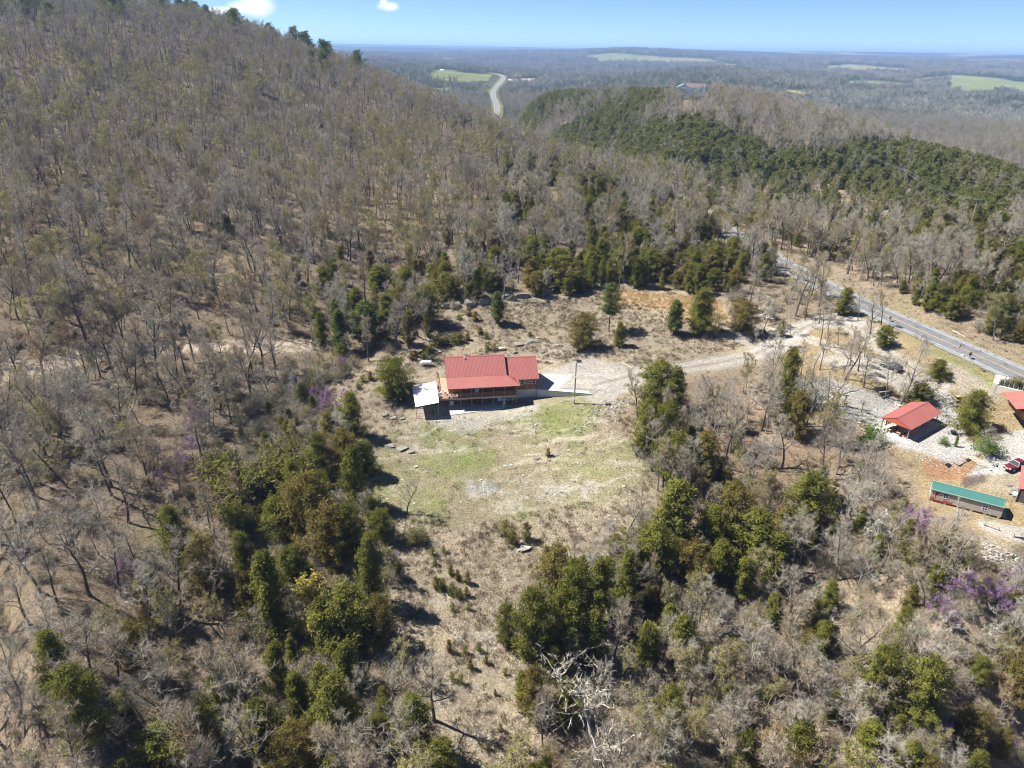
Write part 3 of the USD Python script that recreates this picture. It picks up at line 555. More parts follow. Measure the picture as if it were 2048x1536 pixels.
for i in range(2): con(f'pine_shape_{i:03d}', 'pine_green', seed=340 + i, H=13., W=5., shape='pine', base=.38, n=80, m=80, size=.3, trunk_r=.014)
con('young_pine_shape', 'pine_green', seed=350, H=7., W=4.2, shape='cedar', base=.16, n=95, m=70, size=.27)
con('small_cedar_shape', 'cedar_bronze', seed=360, H=1.6, W=1.3, n=34, m=34, size=.12); con('small_cedar_shape_001', 'cedar_green', seed=361, H=1.8, W=1.6, shape='round', n=34, m=34, size=.13)
con('cypress_shape', 'bright_green', seed=362, H=2.6, W=1.2, shape='spire', n=44, m=34, size=.13)
for nm, sd, ma, tw_ in (('redbud_shape', 400, 'redbud_pink', 'twigs_mauve'), ('dogwood_shape', 402, 'dogwood_white', 'twigs_pale')):
    for i in range(2):
        t, c, b = bare_tree(sd + i, H=5.5, np_=8, ns=5, nt=3, ntw=5, first=.18, spread=.5, r0=.011, tw=.03, bud=1500 if nm[0] == 'r' else 1100, budsize=.15 if nm[0] == 'r' else .2, lowsides=True)
        shape(f'{nm}_{i:03d}', {'trunk': (t, 'bark_grey'), 'crown': (c, tw_), 'blossom': (b, ma)}); BUILT[f'{nm}_{i:03d}'] = 5.5
a, b, c = bush(410, 2.6, 3.2, 1500, .22); shape('green_shrub_shape', {'stems': (a, 'bark_grey'), 'leaves': (b, 'bright_green')})
for i in range(2):
    a, b, c = bush(411 + i, 3.2, 4.2, 2400, .28); shape(f'vine_mound_shape_{i:03d}', {'stems': (a, 'bark_grey'), 'leaves': (b, ('vine', 'cedar_green')[i]), 'twigs': (c, 'twigs_warm')})
a, b, c = bush(413, 2.4, 3., 300, .2); shape('brush_shape', {'stems': (a, 'bark_grey'), 'leaves': (b, 'buds_green'), 'twigs': (join([c, slivers(np.random.default_rng(5).normal(0, .6, (700, 3)) * [1.2, 1.2, .8] + [0, 0, 1.1], unit(np.random.default_rng(6).normal(0, 1, (700, 3)) + [0, 0, .7]), .8, .03, np.random.default_rng(9))]), 'twigs_pale')})

# ------------------------------------------------------------------ trees: where they stand
def px_per_m(p):
    return np.linalg.norm(proj(p + np.array([0, 0, 1.0])) - proj(p), axis=-1)
PLACED = []            # (x, y, radius) of trees put by hand
REG = [  # where on the photograph, and the words for it
 ('driveway slope', Polygon([(1240,740),(1560,700),(1700,800),(1760,900),(1850,1000),(1700,1000),(1500,960),(1380,900),(1280,840)])),
 ('yard', Polygon([(1560,700),(1580,640),(1760,610),(2060,760),(2060,1000),(1850,960),(1700,850)])),
 ('behind', Polygon([(690,520),(1000,560),(1250,560),(1560,560),(1560,700),(1240,740),(800,700),(600,700),(600,620)])),
 ('field left', Polygon([(480,830),(700,700),(760,830),(800,1100),(860,1540),(600,1540),(480,1200)])),
 ('lower right', Polygon([(980,1080),(1280,900),(1500,960),(2060,1050),(2060,1600),(900,1600),(1000,1300)])),
 ('below track', Polygon([(-300,690),(640,690),(600,900),(500,1000),(600,1600),(-300,1700)])),
 ('hillside', Polygon([(-300,-200),(600,-200),(900,150),(1050,400),(900,540),(640,690),(-300,690)])),
 ('beyond road', Polygon([(1030,150),(2300,100),(2300,760),(2048,720),(1560,480),(1430,420),(1200,280)])),
 ('saddle', Polygon([(800,200),(1200,280),(1430,420),(1560,520),(1560,600),(1250,560),(900,560),(1000,400)]))]
def region(px, py):
    q = Point(px, py)
    for n, g in REG:
        if g.covers(q): return n
    return 'hillside'
WORDS = {'driveway slope': 'on the brown slope below the gravel drive', 'yard': 'in the gravel yard near the carport', 'behind': 'on the dry bench behind the red-roofed house', 'field left': 'in the thicket along the western edge of the field',
         'lower right': 'in the thicket below the field, downhill of the green shed', 'below track': 'among leaf litter below the woodland track', 'hillside': 'on the wooded hillside above the woodland track',
         'beyond road': 'on the hill across the paved road', 'saddle': 'in the woods between the house and the paved road'}
LAND = [('the white lean-to roof', 850, 790), ('the propane tank', 853, 728), ('the lone field sapling', 815, 1030), ('the yellow-green leafing tree', 628, 1200), ('the dead white oak', 1135, 1350), ('the vine mounds', 470, 950), ('the mossy patch', 95, 905),
 ('the silver snag', 400, 1050), ('the dark rock ledge', 945, 610), ('the bleached straw grass', 1330, 600), ('the gravel turnaround', 1230, 770), ('the slim wooden pole', 1430, 840), ('the red carport', 1825, 830), ('the green shed', 1935, 1010), ('the wide redbuds', 1960, 1220),
 ('the three big cedar bushes', 1025, 1080), ('the gravel lot', 1690, 800), ('the white rock heap', 1525, 630), ('the driveway mouth', 1700, 630), ('the mailbox on the verge', 1940, 710), ('the woodland track', 320, 695), ('the big fallen trunk', 232, 725),
 ('the paler twisted oak', 1195, 1480), ('the house with the red roof', 960, 750), ('the widest dark oak', 284, 1150), ('the upslope fallen log', 148, 1070), ('the big fieldside cedar', 830, 1450), ('the lower hillside log', 228, 638), ('the tall leaning oak', 173, 600), ('the round-headed bare tree', 538, 770),
 ('the pale leaning tree', 1850, 1340), ('the bend of the paved road', 1540, 500), ('the ledge cedar', 857, 620), ('the far end of the lawn', 1270, 960), ('the big lowland cedar', 180, 1420), ('the grey fallen log', 462, 1240)]
def nearby(px, py):
    k = min(range(len(LAND)), key=lambda i: math.hypot(px - LAND[i][1], (py - LAND[i][2]) * 1.15)); n, a, b = LAND[k]; dx, dy = px - a, py - b; d = math.hypot(dx, dy)
    if d < 34: return n, 'close beside ' + n
    ang = math.degrees(math.atan2(-dy, dx)) % 360; w = ('right of', 'above and right of', 'above', 'above and left of', 'left of', 'below and left of', 'below', 'below and right of')[int((ang + 22.5) // 45) % 8]
    return n, ('just ' if d < 75 else '' if d < 150 else 'well ' if d < 260 else 'far ') + w + ' ' + n
def put(kind, cls, px, py, hpx, wpx=None, label=None, cat='tree', noun='cedar', lean=None, rot=None, group=None):
    """One plant whose foot shows at (px, py) on the photograph and that is hpx tall, wpx wide there."""
    p = P1(px, py); s = hpx / max(1e-3, px_per_m(p)) / BUILT[cls]
    w = s if wpx is None else wpx / (FPX / depth(p)) / BUILT.get(cls + 'w', 99)
    if wpx is None or cls + 'w' not in BUILT: w = s
    g = group
    if label is None:
        n, where = nearby(px, py)
        if noun == 'cedar': noun = f'{"tall" if hpx > 105 else "small" if hpx < 65 else "mid-sized"} {"broad" if (wpx or 1) > .74 * hpx else "narrow" if (wpx or 1) < .58 * hpx else "conical"} {"bronze-green" if "bronze" in cls or "round_cedar_shape_001" in cls else "olive-green"} cedar'
        label = f'{noun} {where}'; g = g or f'{noun.split()[-1]}s near {n}'
    PLACED.append((p[0], p[1], max(1.2, .3 * w * BUILT.get(cls + 'w', 5))))
    return instance(kind, cls, (p[0], p[1], p[2] - .05), rng.random() * 6.3 if rot is None else rot, (w, w, s), label, cat, g)

CED = ['cedar_shape_000', 'cedar_shape_001', 'cedar_shape_002', 'round_cedar_shape_000', 'layered_cedar_shape_000']
one = [  # evergreens one can point to: (shape, x, y, h, w, label)
 ('round_cedar_shape_000',790,797,76,68,'lone dark green cedar beside the white lean-to roof'),
 ('cedar_shape_000',645,692,66,36,'narrow dark cedar at the end of the woodland track, left of a taller one'),
 ('young_pine_shape',683,706,84,44,'tall bushy pine where the woodland track meets the clearing'),
 ('young_pine_shape',736,692,86,72,'broad loose pine shading the ground north of the propane tank'),
 ('round_cedar_shape_000',857,645,72,56,'rounded cedar with a clear shadow below the rock ledge'),
 ('round_cedar_shape_000',893,597,50,46,'flat-topped dark cedar standing just above the rock ledge'),
 ('young_pine_shape',995,648,62,36,'small open pine alone on the dry bench behind the house'),
 ('round_cedar_shape_001',1165,697,68,54,'pale olive bushy cedar beside the upper driveway edge'),
 ('cedar_shape_001',1238,692,46,30,'small green cedar on a bare stem behind the power pole'),
 ('layered_cedar_shape_001',1398,664,84,76,'large yellow-green cedar in front of the bleached straw grass'),
 ('young_pine_shape',1347,668,66,42,'slim pine beside the large yellow-green cedar'),
 ('round_cedar_shape_001',1482,663,60,58,'double-crowned olive cedar uphill of the gravel drive'),
 ('pine_shape_000',1218,662,92,40,'thin brownish pine at the edge of the straw grass'),
 ('round_cedar_shape_000',1312,815,88,84,'big dark cedar at the lip of the gravel turnaround'),
 ('cedar_bush' and 'layered_cedar_shape_000',1350,812,70,50,'scraggly dark cedar tangled with bare branches by the turnaround'),
 ('layered_cedar_shape_001',1565,812,110,68,'tall ragged cedar at the corner of the pale gravel lot'),
 ('round_cedar_shape_001',1587,873,88,50,'egg-shaped cedar on a bare trunk on the brown slope'),
 ('layered_cedar_shape_000',1872,757,38,48,'small spreading cedar between the driveway loops'),
 ('round_cedar_shape_000',1834,810,46,46,'bushy cedar close behind the red carport'),
 ('layered_cedar_shape_000',1935,864,82,78,'large layered cedar between the carport and the pale retaining wall'),
 ('round_cedar_shape_000',1765,692,40,36,'small cedar beside the road verge above the parked dark vehicle'),
 ('cedar_shape_000',1686,628,52,46,'dark cedar at the mouth of the driveway by the road'),
 ('cedar_shape_002',1560,672,30,22,'tiny cedar near the white rock heap')]
for c, x, y, h, w, l in one: put('cedar_tree' if 'pine' not in c else 'pine_tree', c, x, y, h, w, l)
put('cypress_shrub', 'cypress_shape', 1910, 893, 22, 11, 'small columnar evergreen shrub on the carport gravel', 'shrub'); put('green_shrub', 'green_shrub_shape', 1744, 886, 44, None, 'bright green rounded shrub below the carport', 'shrub')
put('green_shrub', 'green_shrub_shape', 1886, 888, 18, None, 'low pale green shrub beside the columnar evergreen', 'shrub'); put('green_shrub', 'green_shrub_shape', 1972, 905, 44, None, 'yellow-green shrub at the foot of the bare yard tree', 'shrub')
many = [  # evergreens standing in thickets: (x, y, h, w)
 (775,662,70,50),(800,640,62,46),(760,592,58,52),(815,602,66,56),(715,640,60,46),(835,640,56,44),(1065,535,60,55),(1115,575,72,68),(1062,575,54,40),(990,545,50,44),(1140,590,46,40),(930,560,56,46),(1180,560,54,42),(1240,560,62,48),(1300,560,60,44),(1385,570,66,44),(1330,555,56,40),(1420,560,50,40),(1210,520,54,44),(1275,505,50,44),
 (1295,893,88,58),(1328,922,112,52),(1345,955,84,86),(1398,962,88,66),(1412,918,54,36),(1375,915,60,44),
 (1340,1100,128,104),(1305,1152,92,80),(1452,1082,108,78),(1500,1130,104,100),(1604,1064,110,104),(1432,1170,84,70),(1543,1162,92,78),(1480,1192,72,62),(1380,1170,80,66),(1555,1100,80,70),(1410,1110,90,60),
 (1110,1190,90,72),(1150,1242,112,72),(1190,1262,132,62),(1246,1232,120,56),(1062,1322,132,72),(1122,1312,124,80),(1182,1332,102,60),(1012,1287,74,42),(1212,1182,62,50),(1355,1332,92,72),(1446,1442,62,60),(1066,1432,88,56),(1042,1402,56,36),(1126,1442,72,60),(1332,1472,92,56),(1745,1422,122,72),(1830,1442,120,80),(1722,1532,84,90),(1585,1545,92,70),(1632,1332,84,58),(2015,1402,104,62),(1482,1548,84,60),(1272,1160,70,60),(1622,1262,60,46),(1290,1330,80,60),
 (617,1082,122,92),(712,1012,112,62),(690,950,84,56),(642,962,90,62),(706,872,82,58),(746,1212,132,66),(702,1292,106,108),(762,1082,60,48),(667,1132,112,82),(704,1122,104,62),(552,1272,156,86),(362,1132,112,76),(422,1192,112,62),(492,1162,92,54),(502,1232,84,48),(312,1242,94,72),(582,1182,80,54),
 (182,1482,138,92),(126,1372,106,76),(470,1362,64,46),(452,1442,92,56),(532,1502,92,108),(422,1505,84,70),(342,1545,84,120),(830,1512,108,92),(882,1565,76,88),(682,1502,134,116),(652,1432,96,70),(562,1382,92,60),(600,1440,88,66),(760,1290,90,60),(600,1180,84,56),(640,1040,90,66),(590,1000,74,52),(735,950,66,50),(660,890,62,48),(560,1080,80,60),(650,1300,96,70),(480,1080,70,50),(700,1380,90,70),(270,1330,80,60),(600,1545,90,80)]
for k, (x, y, h, w) in enumerate(many):
    c = (CED + ['bronze_cedar_shape', 'round_cedar_shape_000', 'cedar_shape_001', 'round_cedar_shape_001'])[int(rng.integers(0, 9))]
    put('cedar_tree', c, x, y, h * 1.02, w * 1.04)
for x, y, h in [(1010,1072,30),(1023,1088,30),(1052,1080,34),(1096,912,16),(880,1180,22),(902,1150,20),(915,1160,20),(935,1167,22),(872,1177,24),(887,1175,18),(905,1190,24),(918,1197,20),(933,1192,18),(905,1222,16),(938,1220,14),(845,1302,20),(898,1302,22),(930,1307,16),(958,1302,18),(940,1337,20),(972,1327,16),(905,1362,18),(922,1367,18),(880,1370,14),(865,1110,14),(887,1105,14),(870,1130,14),(1000,1462,16),(975,1500,14),(900,1525,14),(1010,1350,14),(1057,1505,16),(990,1390,12)]:
    put('small_cedar', ('small_cedar_shape', 'small_cedar_shape_001')[int(rng.integers(0, 2))], x, y, h, h * .85, cat='shrub', noun='knee-high cedar seedling', label='knee-high cedar seedling ' + nearby(x, y)[1], group='cedar seedlings in the field')
for x, y, h in [(872,693,20),(937,631,16),(951,641,18),(918,639,10),(960,668,14),(973,676,12),(1042,655,10),(1060,672,9),(975,699,14),(858,707,16),(823,718,14),(908,686,20),(921,684,18),(935,680,14),(847,717,12),(726,764,14),(741,759,16),(717,777,12),(880,690,22),(893,690,16),(988,700,12),(1005,655,8),(830,712,12),(865,720,10)]:
    put('small_cedar', ('small_cedar_shape', 'small_cedar_shape_001')[int(rng.integers(0, 2))], x, y, h, h * 1.2, cat='shrub', label='low green cedar bush ' + nearby(x, y)[1], group='cedar bushes behind the house')
for k, (x, y, h) in enumerate([(400,862,60),(359,955,50),(250,1172,50),(451,1125,44),(419,1172,44),(386,912,40),(533,995,36),(640,815,40),(662,822,40),(690,820,36),(720,992,26),(790,1132,26),(1835,1100,74),(1812,1080,60),(1925,1210,62),(1990,1232,60),(2020,1190,60),(1870,1240,50),(1965,1205,46),(1885,1480,34),(330,975,36),(410,990,30),(680,740,26),(1895,1262,40)]):
    put('redbud_tree', f'redbud_shape_{k % 2:03d}', x, y, h * 1.1, noun='pink-purple flowering redbud')
for k, (x, y, h) in enumerate([(1752,1092,64),(1728,1080,44),(450,1172,62),(405,790,30),(425,792,30),(465,1505,50),(1742,1180,34),(1602,1240,50),(1890,1262,44),(1528,640,44),(1512,618,36),(570,728,24),(1820,1270,40),(345,1010,30),(1980,1290,44),(1720,1150,34)]):
    put('dogwood_tree', f'dogwood_shape_{k % 2:03d}', x, y, h * 1.1, noun='white flowering dogwood')
for x, y, h, c, l in [(432,945,64,0,'brown vine-draped mound under bare trees'),(488,1000,108,1,'tall green vine-covered mound beside the fallen pale log'),(575,955,86,1,'wedge-shaped green thicket of vines along a fallen log'),(500,1060,56,0,'low brown tangle of vines below the vine-covered mounds'),(832,1085,40,0,'pale yellow-green bush at the field corner'),(1830,1130,44,1,'dark leafy bush under the redbuds by the green shed'),(2030,775,30,1,'evergreen bush behind the pale retaining wall')]:
    put('vine_mound', f'vine_mound_shape_{c:03d}', x, y, h, label=l, cat='shrub')
big = [  # bare trees one can point to: (shape, x, y, h, label)
 ('oak_shape_000',173,682,180,'tall leaning oak just above the woodland track, its trunk bare to the crown'),('oak_shape_001',320,775,195,'tallest bare oak just below the woodland track'),('white_oak_shape_000',538,790,72,'small round-headed bare tree alone below the track'),
 ('oak_shape_002',97,872,140,'forked dark oak above the mossy patch'),('oak_shape_003',32,872,150,'dark oak at the edge of the mossy patch'),('oak_shape_001',222,974,165,'thick-trunked oak between the mossy patch and the vine mounds'),('oak_shape_000',284,1188,140,'wide dark oak over a pink redbud'),
 ('oak_shape_002',256,1045,130,'dark oak uphill of the fallen log'),('white_oak_shape_001',1135,1395,100,'dead white oak with twisted bare limbs at the field edge'),('white_oak_shape_000',1195,1548,135,'pale twisted oak at the bottom of the thicket'),
 ('oak_shape_003',1690,760,110,'large leaning bare tree at the head of the gravel lot'),('pale_shape_000',1800,808,150,'large pale tree beside the carport with two trunks'),('pale_shape_001',1640,690,100,'tall thin tree at the driveway fork'),('oak_shape_000',1740,668,90,'bare tree standing in the driveway island'),
 ('white_oak_shape_001',1640,815,66,'crooked dark-trunked tree at the gravel lot edge'),('pale_shape_002',1676,935,105,'thin bare tree on the slope below the carport'),('white_oak_shape_000',1700,1030,96,'spreading bare tree above the redbuds west of the green shed'),('pale_shape_001',1970,912,70,'bare yard tree with white bark beside the parked maroon car'),
 ('yellow_shape',628,1268,125,'bright yellow-green leafing tree among dark cedars'),('oak_shape_003',815,1030,80,'single bare sapling alone at the edge of the field'),('white_oak_shape_001',400,1070,54,'dead silver snag with broken limbs beside the vine mounds'),('pale_shape_002',1850,1410,150,'pale leaning tree between two dark cedars'),
 ('pale_shape_001',295,1458,120,'thin bare tree beside the big dark cedar'),('oak_shape_002',62,1250,125,'dark bare oak with a long shadow by the mown edge'),('pale_shape_000',720,680,60,'pale bare sapling cluster beside the broad pine'),('pale_shape_002',1460,905,110,'thin straight tree on the slope beside the wooden pole'),('pale_shape_000',1395,860,110,'slim pale tree leaning over the brown slope')]
for k, (x, y, h) in enumerate([(1700,731,84),(1687,746,76),(1716,742,88),(1729,714,80),(1727,775,84),(1771,795,92),(1639,740,80),(1602,757,84),(1638,648,76),(1716,641,70),(1762,650,80),(1803,803,70),(1560,690,66),(1580,668,60),(1525,668,58),(1545,655,62),(1610,640,66),(1592,628,60),(1470,672,56),(1508,690,50),(1655,668,64),(1676,690,58)]):
    put('bare_tree', ('hickory_shape_000', 'pale_shape_001', 'hickory_shape_002', 'pale_shape_002')[k % 4], x, y, h, noun=('slender grey', 'thin pale', 'straight grey', 'slim pale')[k % 4] + ' bare tree')
BUILT['white_oak_shape_000w'] = BUILT['white_oak_shape_001w'] = 9.5
for c, x, y, h, l in big: put('bare_tree' if 'yellow' not in c else 'leafing_tree', c, x, y, h, 1.75 * h if 'white_oak' in c and x in (1135, 1195) else None, label=l)

# woods at random: denser than one tree in 16 square metres on the hill, none in the openings
def inpoly(poly, px, py): return shapely.contains_xy(Polygon(poly).buffer(0), px, py)
OPEN = [CLEAR, YARD, [(1690,850),(1850,900),(1865,1005),(1790,965),(1690,905)], [(1790,950),(2070,960),(2070,1165),(1940,1110),(1830,1050)], [(1540,505),(1580,500),(2060,715),(2060,800),(1990,790),(1700,640),(1600,560)], [(1840,900),(1925,890),(2060,850),(2060,1180),(1960,1120),(1850,1020)], [(660,684),(640,722),(420,716),(250,722),(120,750),(0,785),(0,724),(250,682),(420,676)], [(1460,640),(1640,640),(1700,600),(1740,640),(1600,700),(1440,700)], [(1262,745),(1590,662),(1610,735),(1420,792),(1290,812)]]
placed = cKDTree(np.array(PLACED)[:, :2]); prad = np.array(PLACED)[:, 2]
def candidates(r0, r1, per, az0, az1, seed):
    r = np.random.default_rng(seed); n = int((r1 * r1 - r0 * r0) / 2 * (az1 - az0) / per)
    rad = np.sqrt(r.uniform(r0 * r0, r1 * r1, n)); a = r.uniform(az0, az1, n)
    x, y = rad * np.sin(a), rad * np.cos(a); return r, np.stack([x, y, ground(x, y)], -1)
HOR = np.maximum.accumulate(np.where(RR[None] > 20, (GZ - CZ) / RR[None], -9), axis=1)
def seen(p, h):
    th = np.arctan2(p[:, 0], p[:, 1]); r = np.hypot(p[:, 0], p[:, 1])
    lim = map_coordinates(HOR, [np.interp(th, TH, np.arange(len(TH))), np.maximum(np.interp(r, RR, np.arange(len(RR))) - 3, 0)], order=1)
    q = proj(p + np.array([0, 0, .5]) * h); m = 130
    return ((p[:, 2] + h + 1.5 - CZ) / r > lim) & (q[:, 0] > -m * 2) & (q[:, 0] < 2048 + m) & (q[:, 1] > -150) & (q[:, 1] < 1536 + 260)
def thin(p, openw=True):
    q = proj(p); r = np.hypot(p[:, 0], p[:, 1]); ok = np.ones(len(p), bool)
    for o in OPEN if openw else []: ok &= ~(inpoly(o, q[:, 0], q[:, 1]) & (r < 420))
    d, _ = road_tree.query(p[:, :2], distance_upper_bound=14); ok &= d > np.where(r < 215, 8.0, np.where(r < 500, 5.4, 12.0))
    u, v = house_uv(p[:, 0], p[:, 1]); ok &= ~((u > -9) & (u < 30) & (v > -6) & (v < 15))
    return ok
STUFF = {'bare': [], 'cedar': [], 'sapling': []}
FAMP = {'hillside': (.34, .26, .12, .18, .1), 'below track': (.40, .18, .16, .18, .08), 'beyond road': (.26, .14, .36, .16, .08), 'saddle': (.3, .2, .3, .15, .05), 'behind': (.3, .1, .5, .05, .05), 'lower right': (.2, .16, .3, .26, .08), 'driveway slope': (.2, .12, .6, .08, 0), 'field left': (.15, .15, .25, .4, .05), 'yard': (.2, .1, .6, .1, 0)}
FAMN = [['oak_shape_000', 'oak_shape_001', 'oak_shape_002', 'oak_shape_003'], ['hickory_shape_000', 'hickory_shape_001', 'hickory_shape_002'], ['pale_shape_000', 'pale_shape_001', 'pale_shape_002'], ['budding_shape_000', 'budding_shape_001'], ['rust_shape']]
NOUN = ['dark bare oak', 'upright bare tree', 'pale grey bare tree', 'yellow-green budding tree', 'rust-brown budding tree']
r, pos = candidates(48, 430, 9.5, -.95, .86, 11)
pos = pos[thin(pos) & seen(pos, 14)]
q = proj(pos); rad = np.hypot(pos[:, 0], pos[:, 1])
dd, ii = placed.query(pos[:, :2]); keep = dd > prad[ii]
regs = np.array([region(a, b) for a, b in q])
sparse = np.where(np.isin(regs, ['driveway slope']), .55, np.where(regs == 'field left', .7, np.where(regs == 'lower right', .95, np.where(regs == 'behind', .55, np.where(regs == 'yard', .12, np.where(regs == 'below track', .62, 1.0))))))
keep &= r.random(len(pos)) < sparse * np.where(regs == 'lower right', 1.0, np.where(regs == 'field left', .85, np.where((regs == 'beyond road') & (rad < 320), 1.0, np.where((regs == 'hillside') & (rad < 300), .5, .655))))
cn = fbm(pos[:, 0], pos[:, 1], 30, 3, 61)
cf = np.select([regs == 'beyond road', regs == 'saddle', regs == 'behind', regs == 'lower right', regs == 'field left', regs == 'driveway slope'], [.78, .32, .3, .14, .3, .05], .008)
crest = inpoly([(1300,120),(1700,180),(1800,330),(1560,330),(1400,260)], q[:, 0], q[:, 1]); cf = np.where(crest, .1, cf)
strip = inpoly([(900,440),(1450,440),(1500,600),(1250,580),(1000,590),(800,600)], q[:, 0], q[:, 1]); cf = np.where(strip, .42, cf)
iscedar = r.random(len(pos)) < np.clip(cf * (1 + (cn - .5) * 6), 0, .95) * (cf > .02) + .008
pos, q, rad, regs, iscedar = pos[keep], q[keep], rad[keep], regs[keep], iscedar[keep]
n = len(pos); fam = np.zeros(n, int); sc = r.uniform(.62, 1.22, n) * np.where(regs == 'lower right', .8, np.where(regs == 'field left', .6, np.where(regs == 'driveway slope', .85, np.where(regs == 'beyond road', .85, 1))))
sap = (~iscedar) & (r.random(n) < np.where(np.isin(regs, ['hillside', 'below track']), .36, .42))
for g in set(regs): fam[regs == g] = r.choice(5, (regs == g).sum(), p=np.array(FAMP[g]) / sum(FAMP[g]))
fam = np.where((fbm(pos[:, 0], pos[:, 1], 28, 2, 62) > .6) & (fam < 2) & (r.random(n) < .5), 3, fam)
yaw = r.random(n) * 6.3; size = 14 * sc * FPX / depth(pos); infr = (q[:, 0] > -20) & (q[:, 0] < 2068) & (q[:, 1] > 0) & (q[:, 1] < 1580)
big_i = [i for i in np.argsort(-size) if infr[i] and not iscedar[i] and not sap[i]][:N_BARE]; is_big = np.zeros(n, bool); is_big[big_i] = True
ced_i = [i for i in np.argsort(-size) if infr[i] and iscedar[i]][:N_CEDAR]; is_ced = np.zeros(n, bool); is_ced[ced_i] = True
sap_i = [i for i in np.argsort(-size) if infr[i] and sap[i]][:N_SAP]; is_sap = np.zeros(n, bool); is_sap[sap_i] = True
CEDF = ['cedar_shape_000', 'cedar_shape_001', 'cedar_shape_002', 'bronze_cedar_shape', 'round_cedar_shape_000', 'round_cedar_shape_001', 'layered_cedar_shape_000']
for i in np.r_[big_i, ced_i, sap_i].astype(int):
    n_, w = nearby(*q[i]); sz_ = 'tall' if sc[i] > 1.02 else 'short' if sc[i] < .72 else 'mid-sized'
    if is_big[i]:
        f = FAMN[fam[i]]; instance('bare_tree' if fam[i] < 3 else 'budding_tree', f[int(yaw[i] * 1000) % len(f)], pos[i], yaw[i], sc[i], f'{sz_} {NOUN[fam[i]]} {w}', 'tree', f'trees near {n_}')
    elif is_ced[i]:
        c = CEDF[int(yaw[i] * 1000) % len(CEDF)]; instance('cedar_tree', c, pos[i], yaw[i], sc[i] * .85 * np.array([1, 1, 1.05]), f'{sz_} {"bronze-green" if "bronze" in c or c == "round_cedar_shape_001" else "olive-green"} cedar {w}', 'tree', f'cedars near {n_}')
    else:
        k_ = int(yaw[i] * 1000) % 4; instance('sapling', f'sapling_shape_{k_:03d}', pos[i], yaw[i], sc[i] * 1.1, f'{sz_} {("pale", "tan", "grey", "mauve-brown")[k_]} bare sapling {w}', 'sapling', f'saplings near {n_}')
rest = ~(is_big | is_ced | is_sap)

# further woods: simpler trees, then whole groves
LOW, LOWC = [], []
for i in range(9):
    k = (0, 0, 1, 1, 2, 2, 3, 3, 4)[i]; t, c, b = bare_tree(500 + i, H=14., np_=9, ns=4, nt=2, ntw=4, tw=.09, first=.38, spread=(.36, .28, .34, .34, .34)[k], r0=.014, lowsides=True, bud=350 if k > 2 else 0, budsize=.4)
    d = {'trunk': (t, 'bark_grey' if k > 1 else 'bark_dark'), 'crown': (c, ('twigs_grey', 'twigs_warm', 'twigs_pale', 'twigs_warm', 'twigs_warm')[k])}
    if b is not None: d['buds'] = (b, ('buds_green', 'buds_green', 'buds_rust')[k - 3 if k < 5 else 2] if k > 2 else 'buds_green')
    LOW.append(d)
for i in range(3):
    t, c = conifer(540 + i, H=8., W=5., n=60, m=16, size=.75, shape=('cedar', 'round', 'cedar')[i]); LOWC.append({'trunk': (t, 'bark_cedar'), 'crown': (c, 'cedar_bright')})
t, c = conifer(545, H=15., W=6.5, shape='pine', base=.35, n=60, m=22, size=.8, trunk_r=.013); LOWC.append({'trunk': (t, 'bark_cedar'), 'crown': (c, 'pine_green')})
HIB = [PARTS[x] for g in FAMN for x in g]; HIX = np.cumsum([0] + [len(g) for g in FAMN]); HIC = [CON[c] for c in CEDF]
b = rest & ~iscedar & ~sap
near = b & (rad < 300); 
idx = np.array([HIX[fam[i]] + int(yaw[i] * 1000) % len(FAMN[fam[i]]) for i in np.where(near)[0]])
scatter('bare_woods', HIB, idx, pos[near], yaw[near], sc[near][:, None] * np.c_[r.uniform(.85, 1.2, (near.sum(), 2)), r.uniform(.88, 1.15, near.sum())])
mid = b & (rad >= 300); midpos, midfam, midyaw, midsc = pos[mid], fam[mid], yaw[mid], sc[mid]
c = rest & iscedar
nc = c & (rad < 300)
scatter('cedar_woods', HIC, (yaw[nc] * 1000).astype(int) % len(HIC), pos[nc], yaw[nc], sc[nc][:, None] * .85 * np.c_[r.uniform(.75, 1.2, (nc.sum(), 2)), r.uniform(.8, 1.25, nc.sum())])
midc = c & (rad >= 300); mcpos, mcyaw, mcsc = pos[midc], yaw[midc], sc[midc] * .9
s_ = rest & sap
SAPP = [bare_tree(210 + i, H=6., np_=7, ns=4, nt=2, ntw=4, first=.2, r0=.009, spread=.3, tw=.045, lowsides=True) for i in range(4)]
SAPP = [{'trunk': (a[0], 'bark_grey'), 'crown': (a[1], m)} for a, m in zip(SAPP, ('twigs_pale', 'twigs_warm', 'twigs_grey', 'twigs_mauve'))]
scatter('sapling_woods', SAPP, (yaw[s_] * 1000).astype(int) % 4, pos[s_], yaw[s_], sc[s_] * r.uniform(.7, 1.3, s_.sum()))
FPOLY = shapely.union_all([Polygon(f[0]).buffer(1.0) for f in FIELDS]); HOUSEVIEW = Polygon([(1346,165),(1422,161),(1424,184),(1348,186)])
def clear_of_fields(p, h):
    t = proj(p + np.array([0, 0, h])); m = proj(p + np.array([0, 0, h * .55])); far = np.hypot(p[:, 0], p[:, 1]) > 850
    k = far & (shapely.contains_xy(FPOLY, t[:, 0], t[:, 1]) | shapely.contains_xy(FPOLY, m[:, 0], m[:, 1]))
    b = proj(p + np.array([0, 0, h * .3]))
    for w in (t, m): k |= ~far & shapely.contains_xy(HOUSEVIEW, w[:, 0], w[:, 1])
    k &= ~far | (np.random.default_rng(3).random(len(p)) < .86)
    return ~k
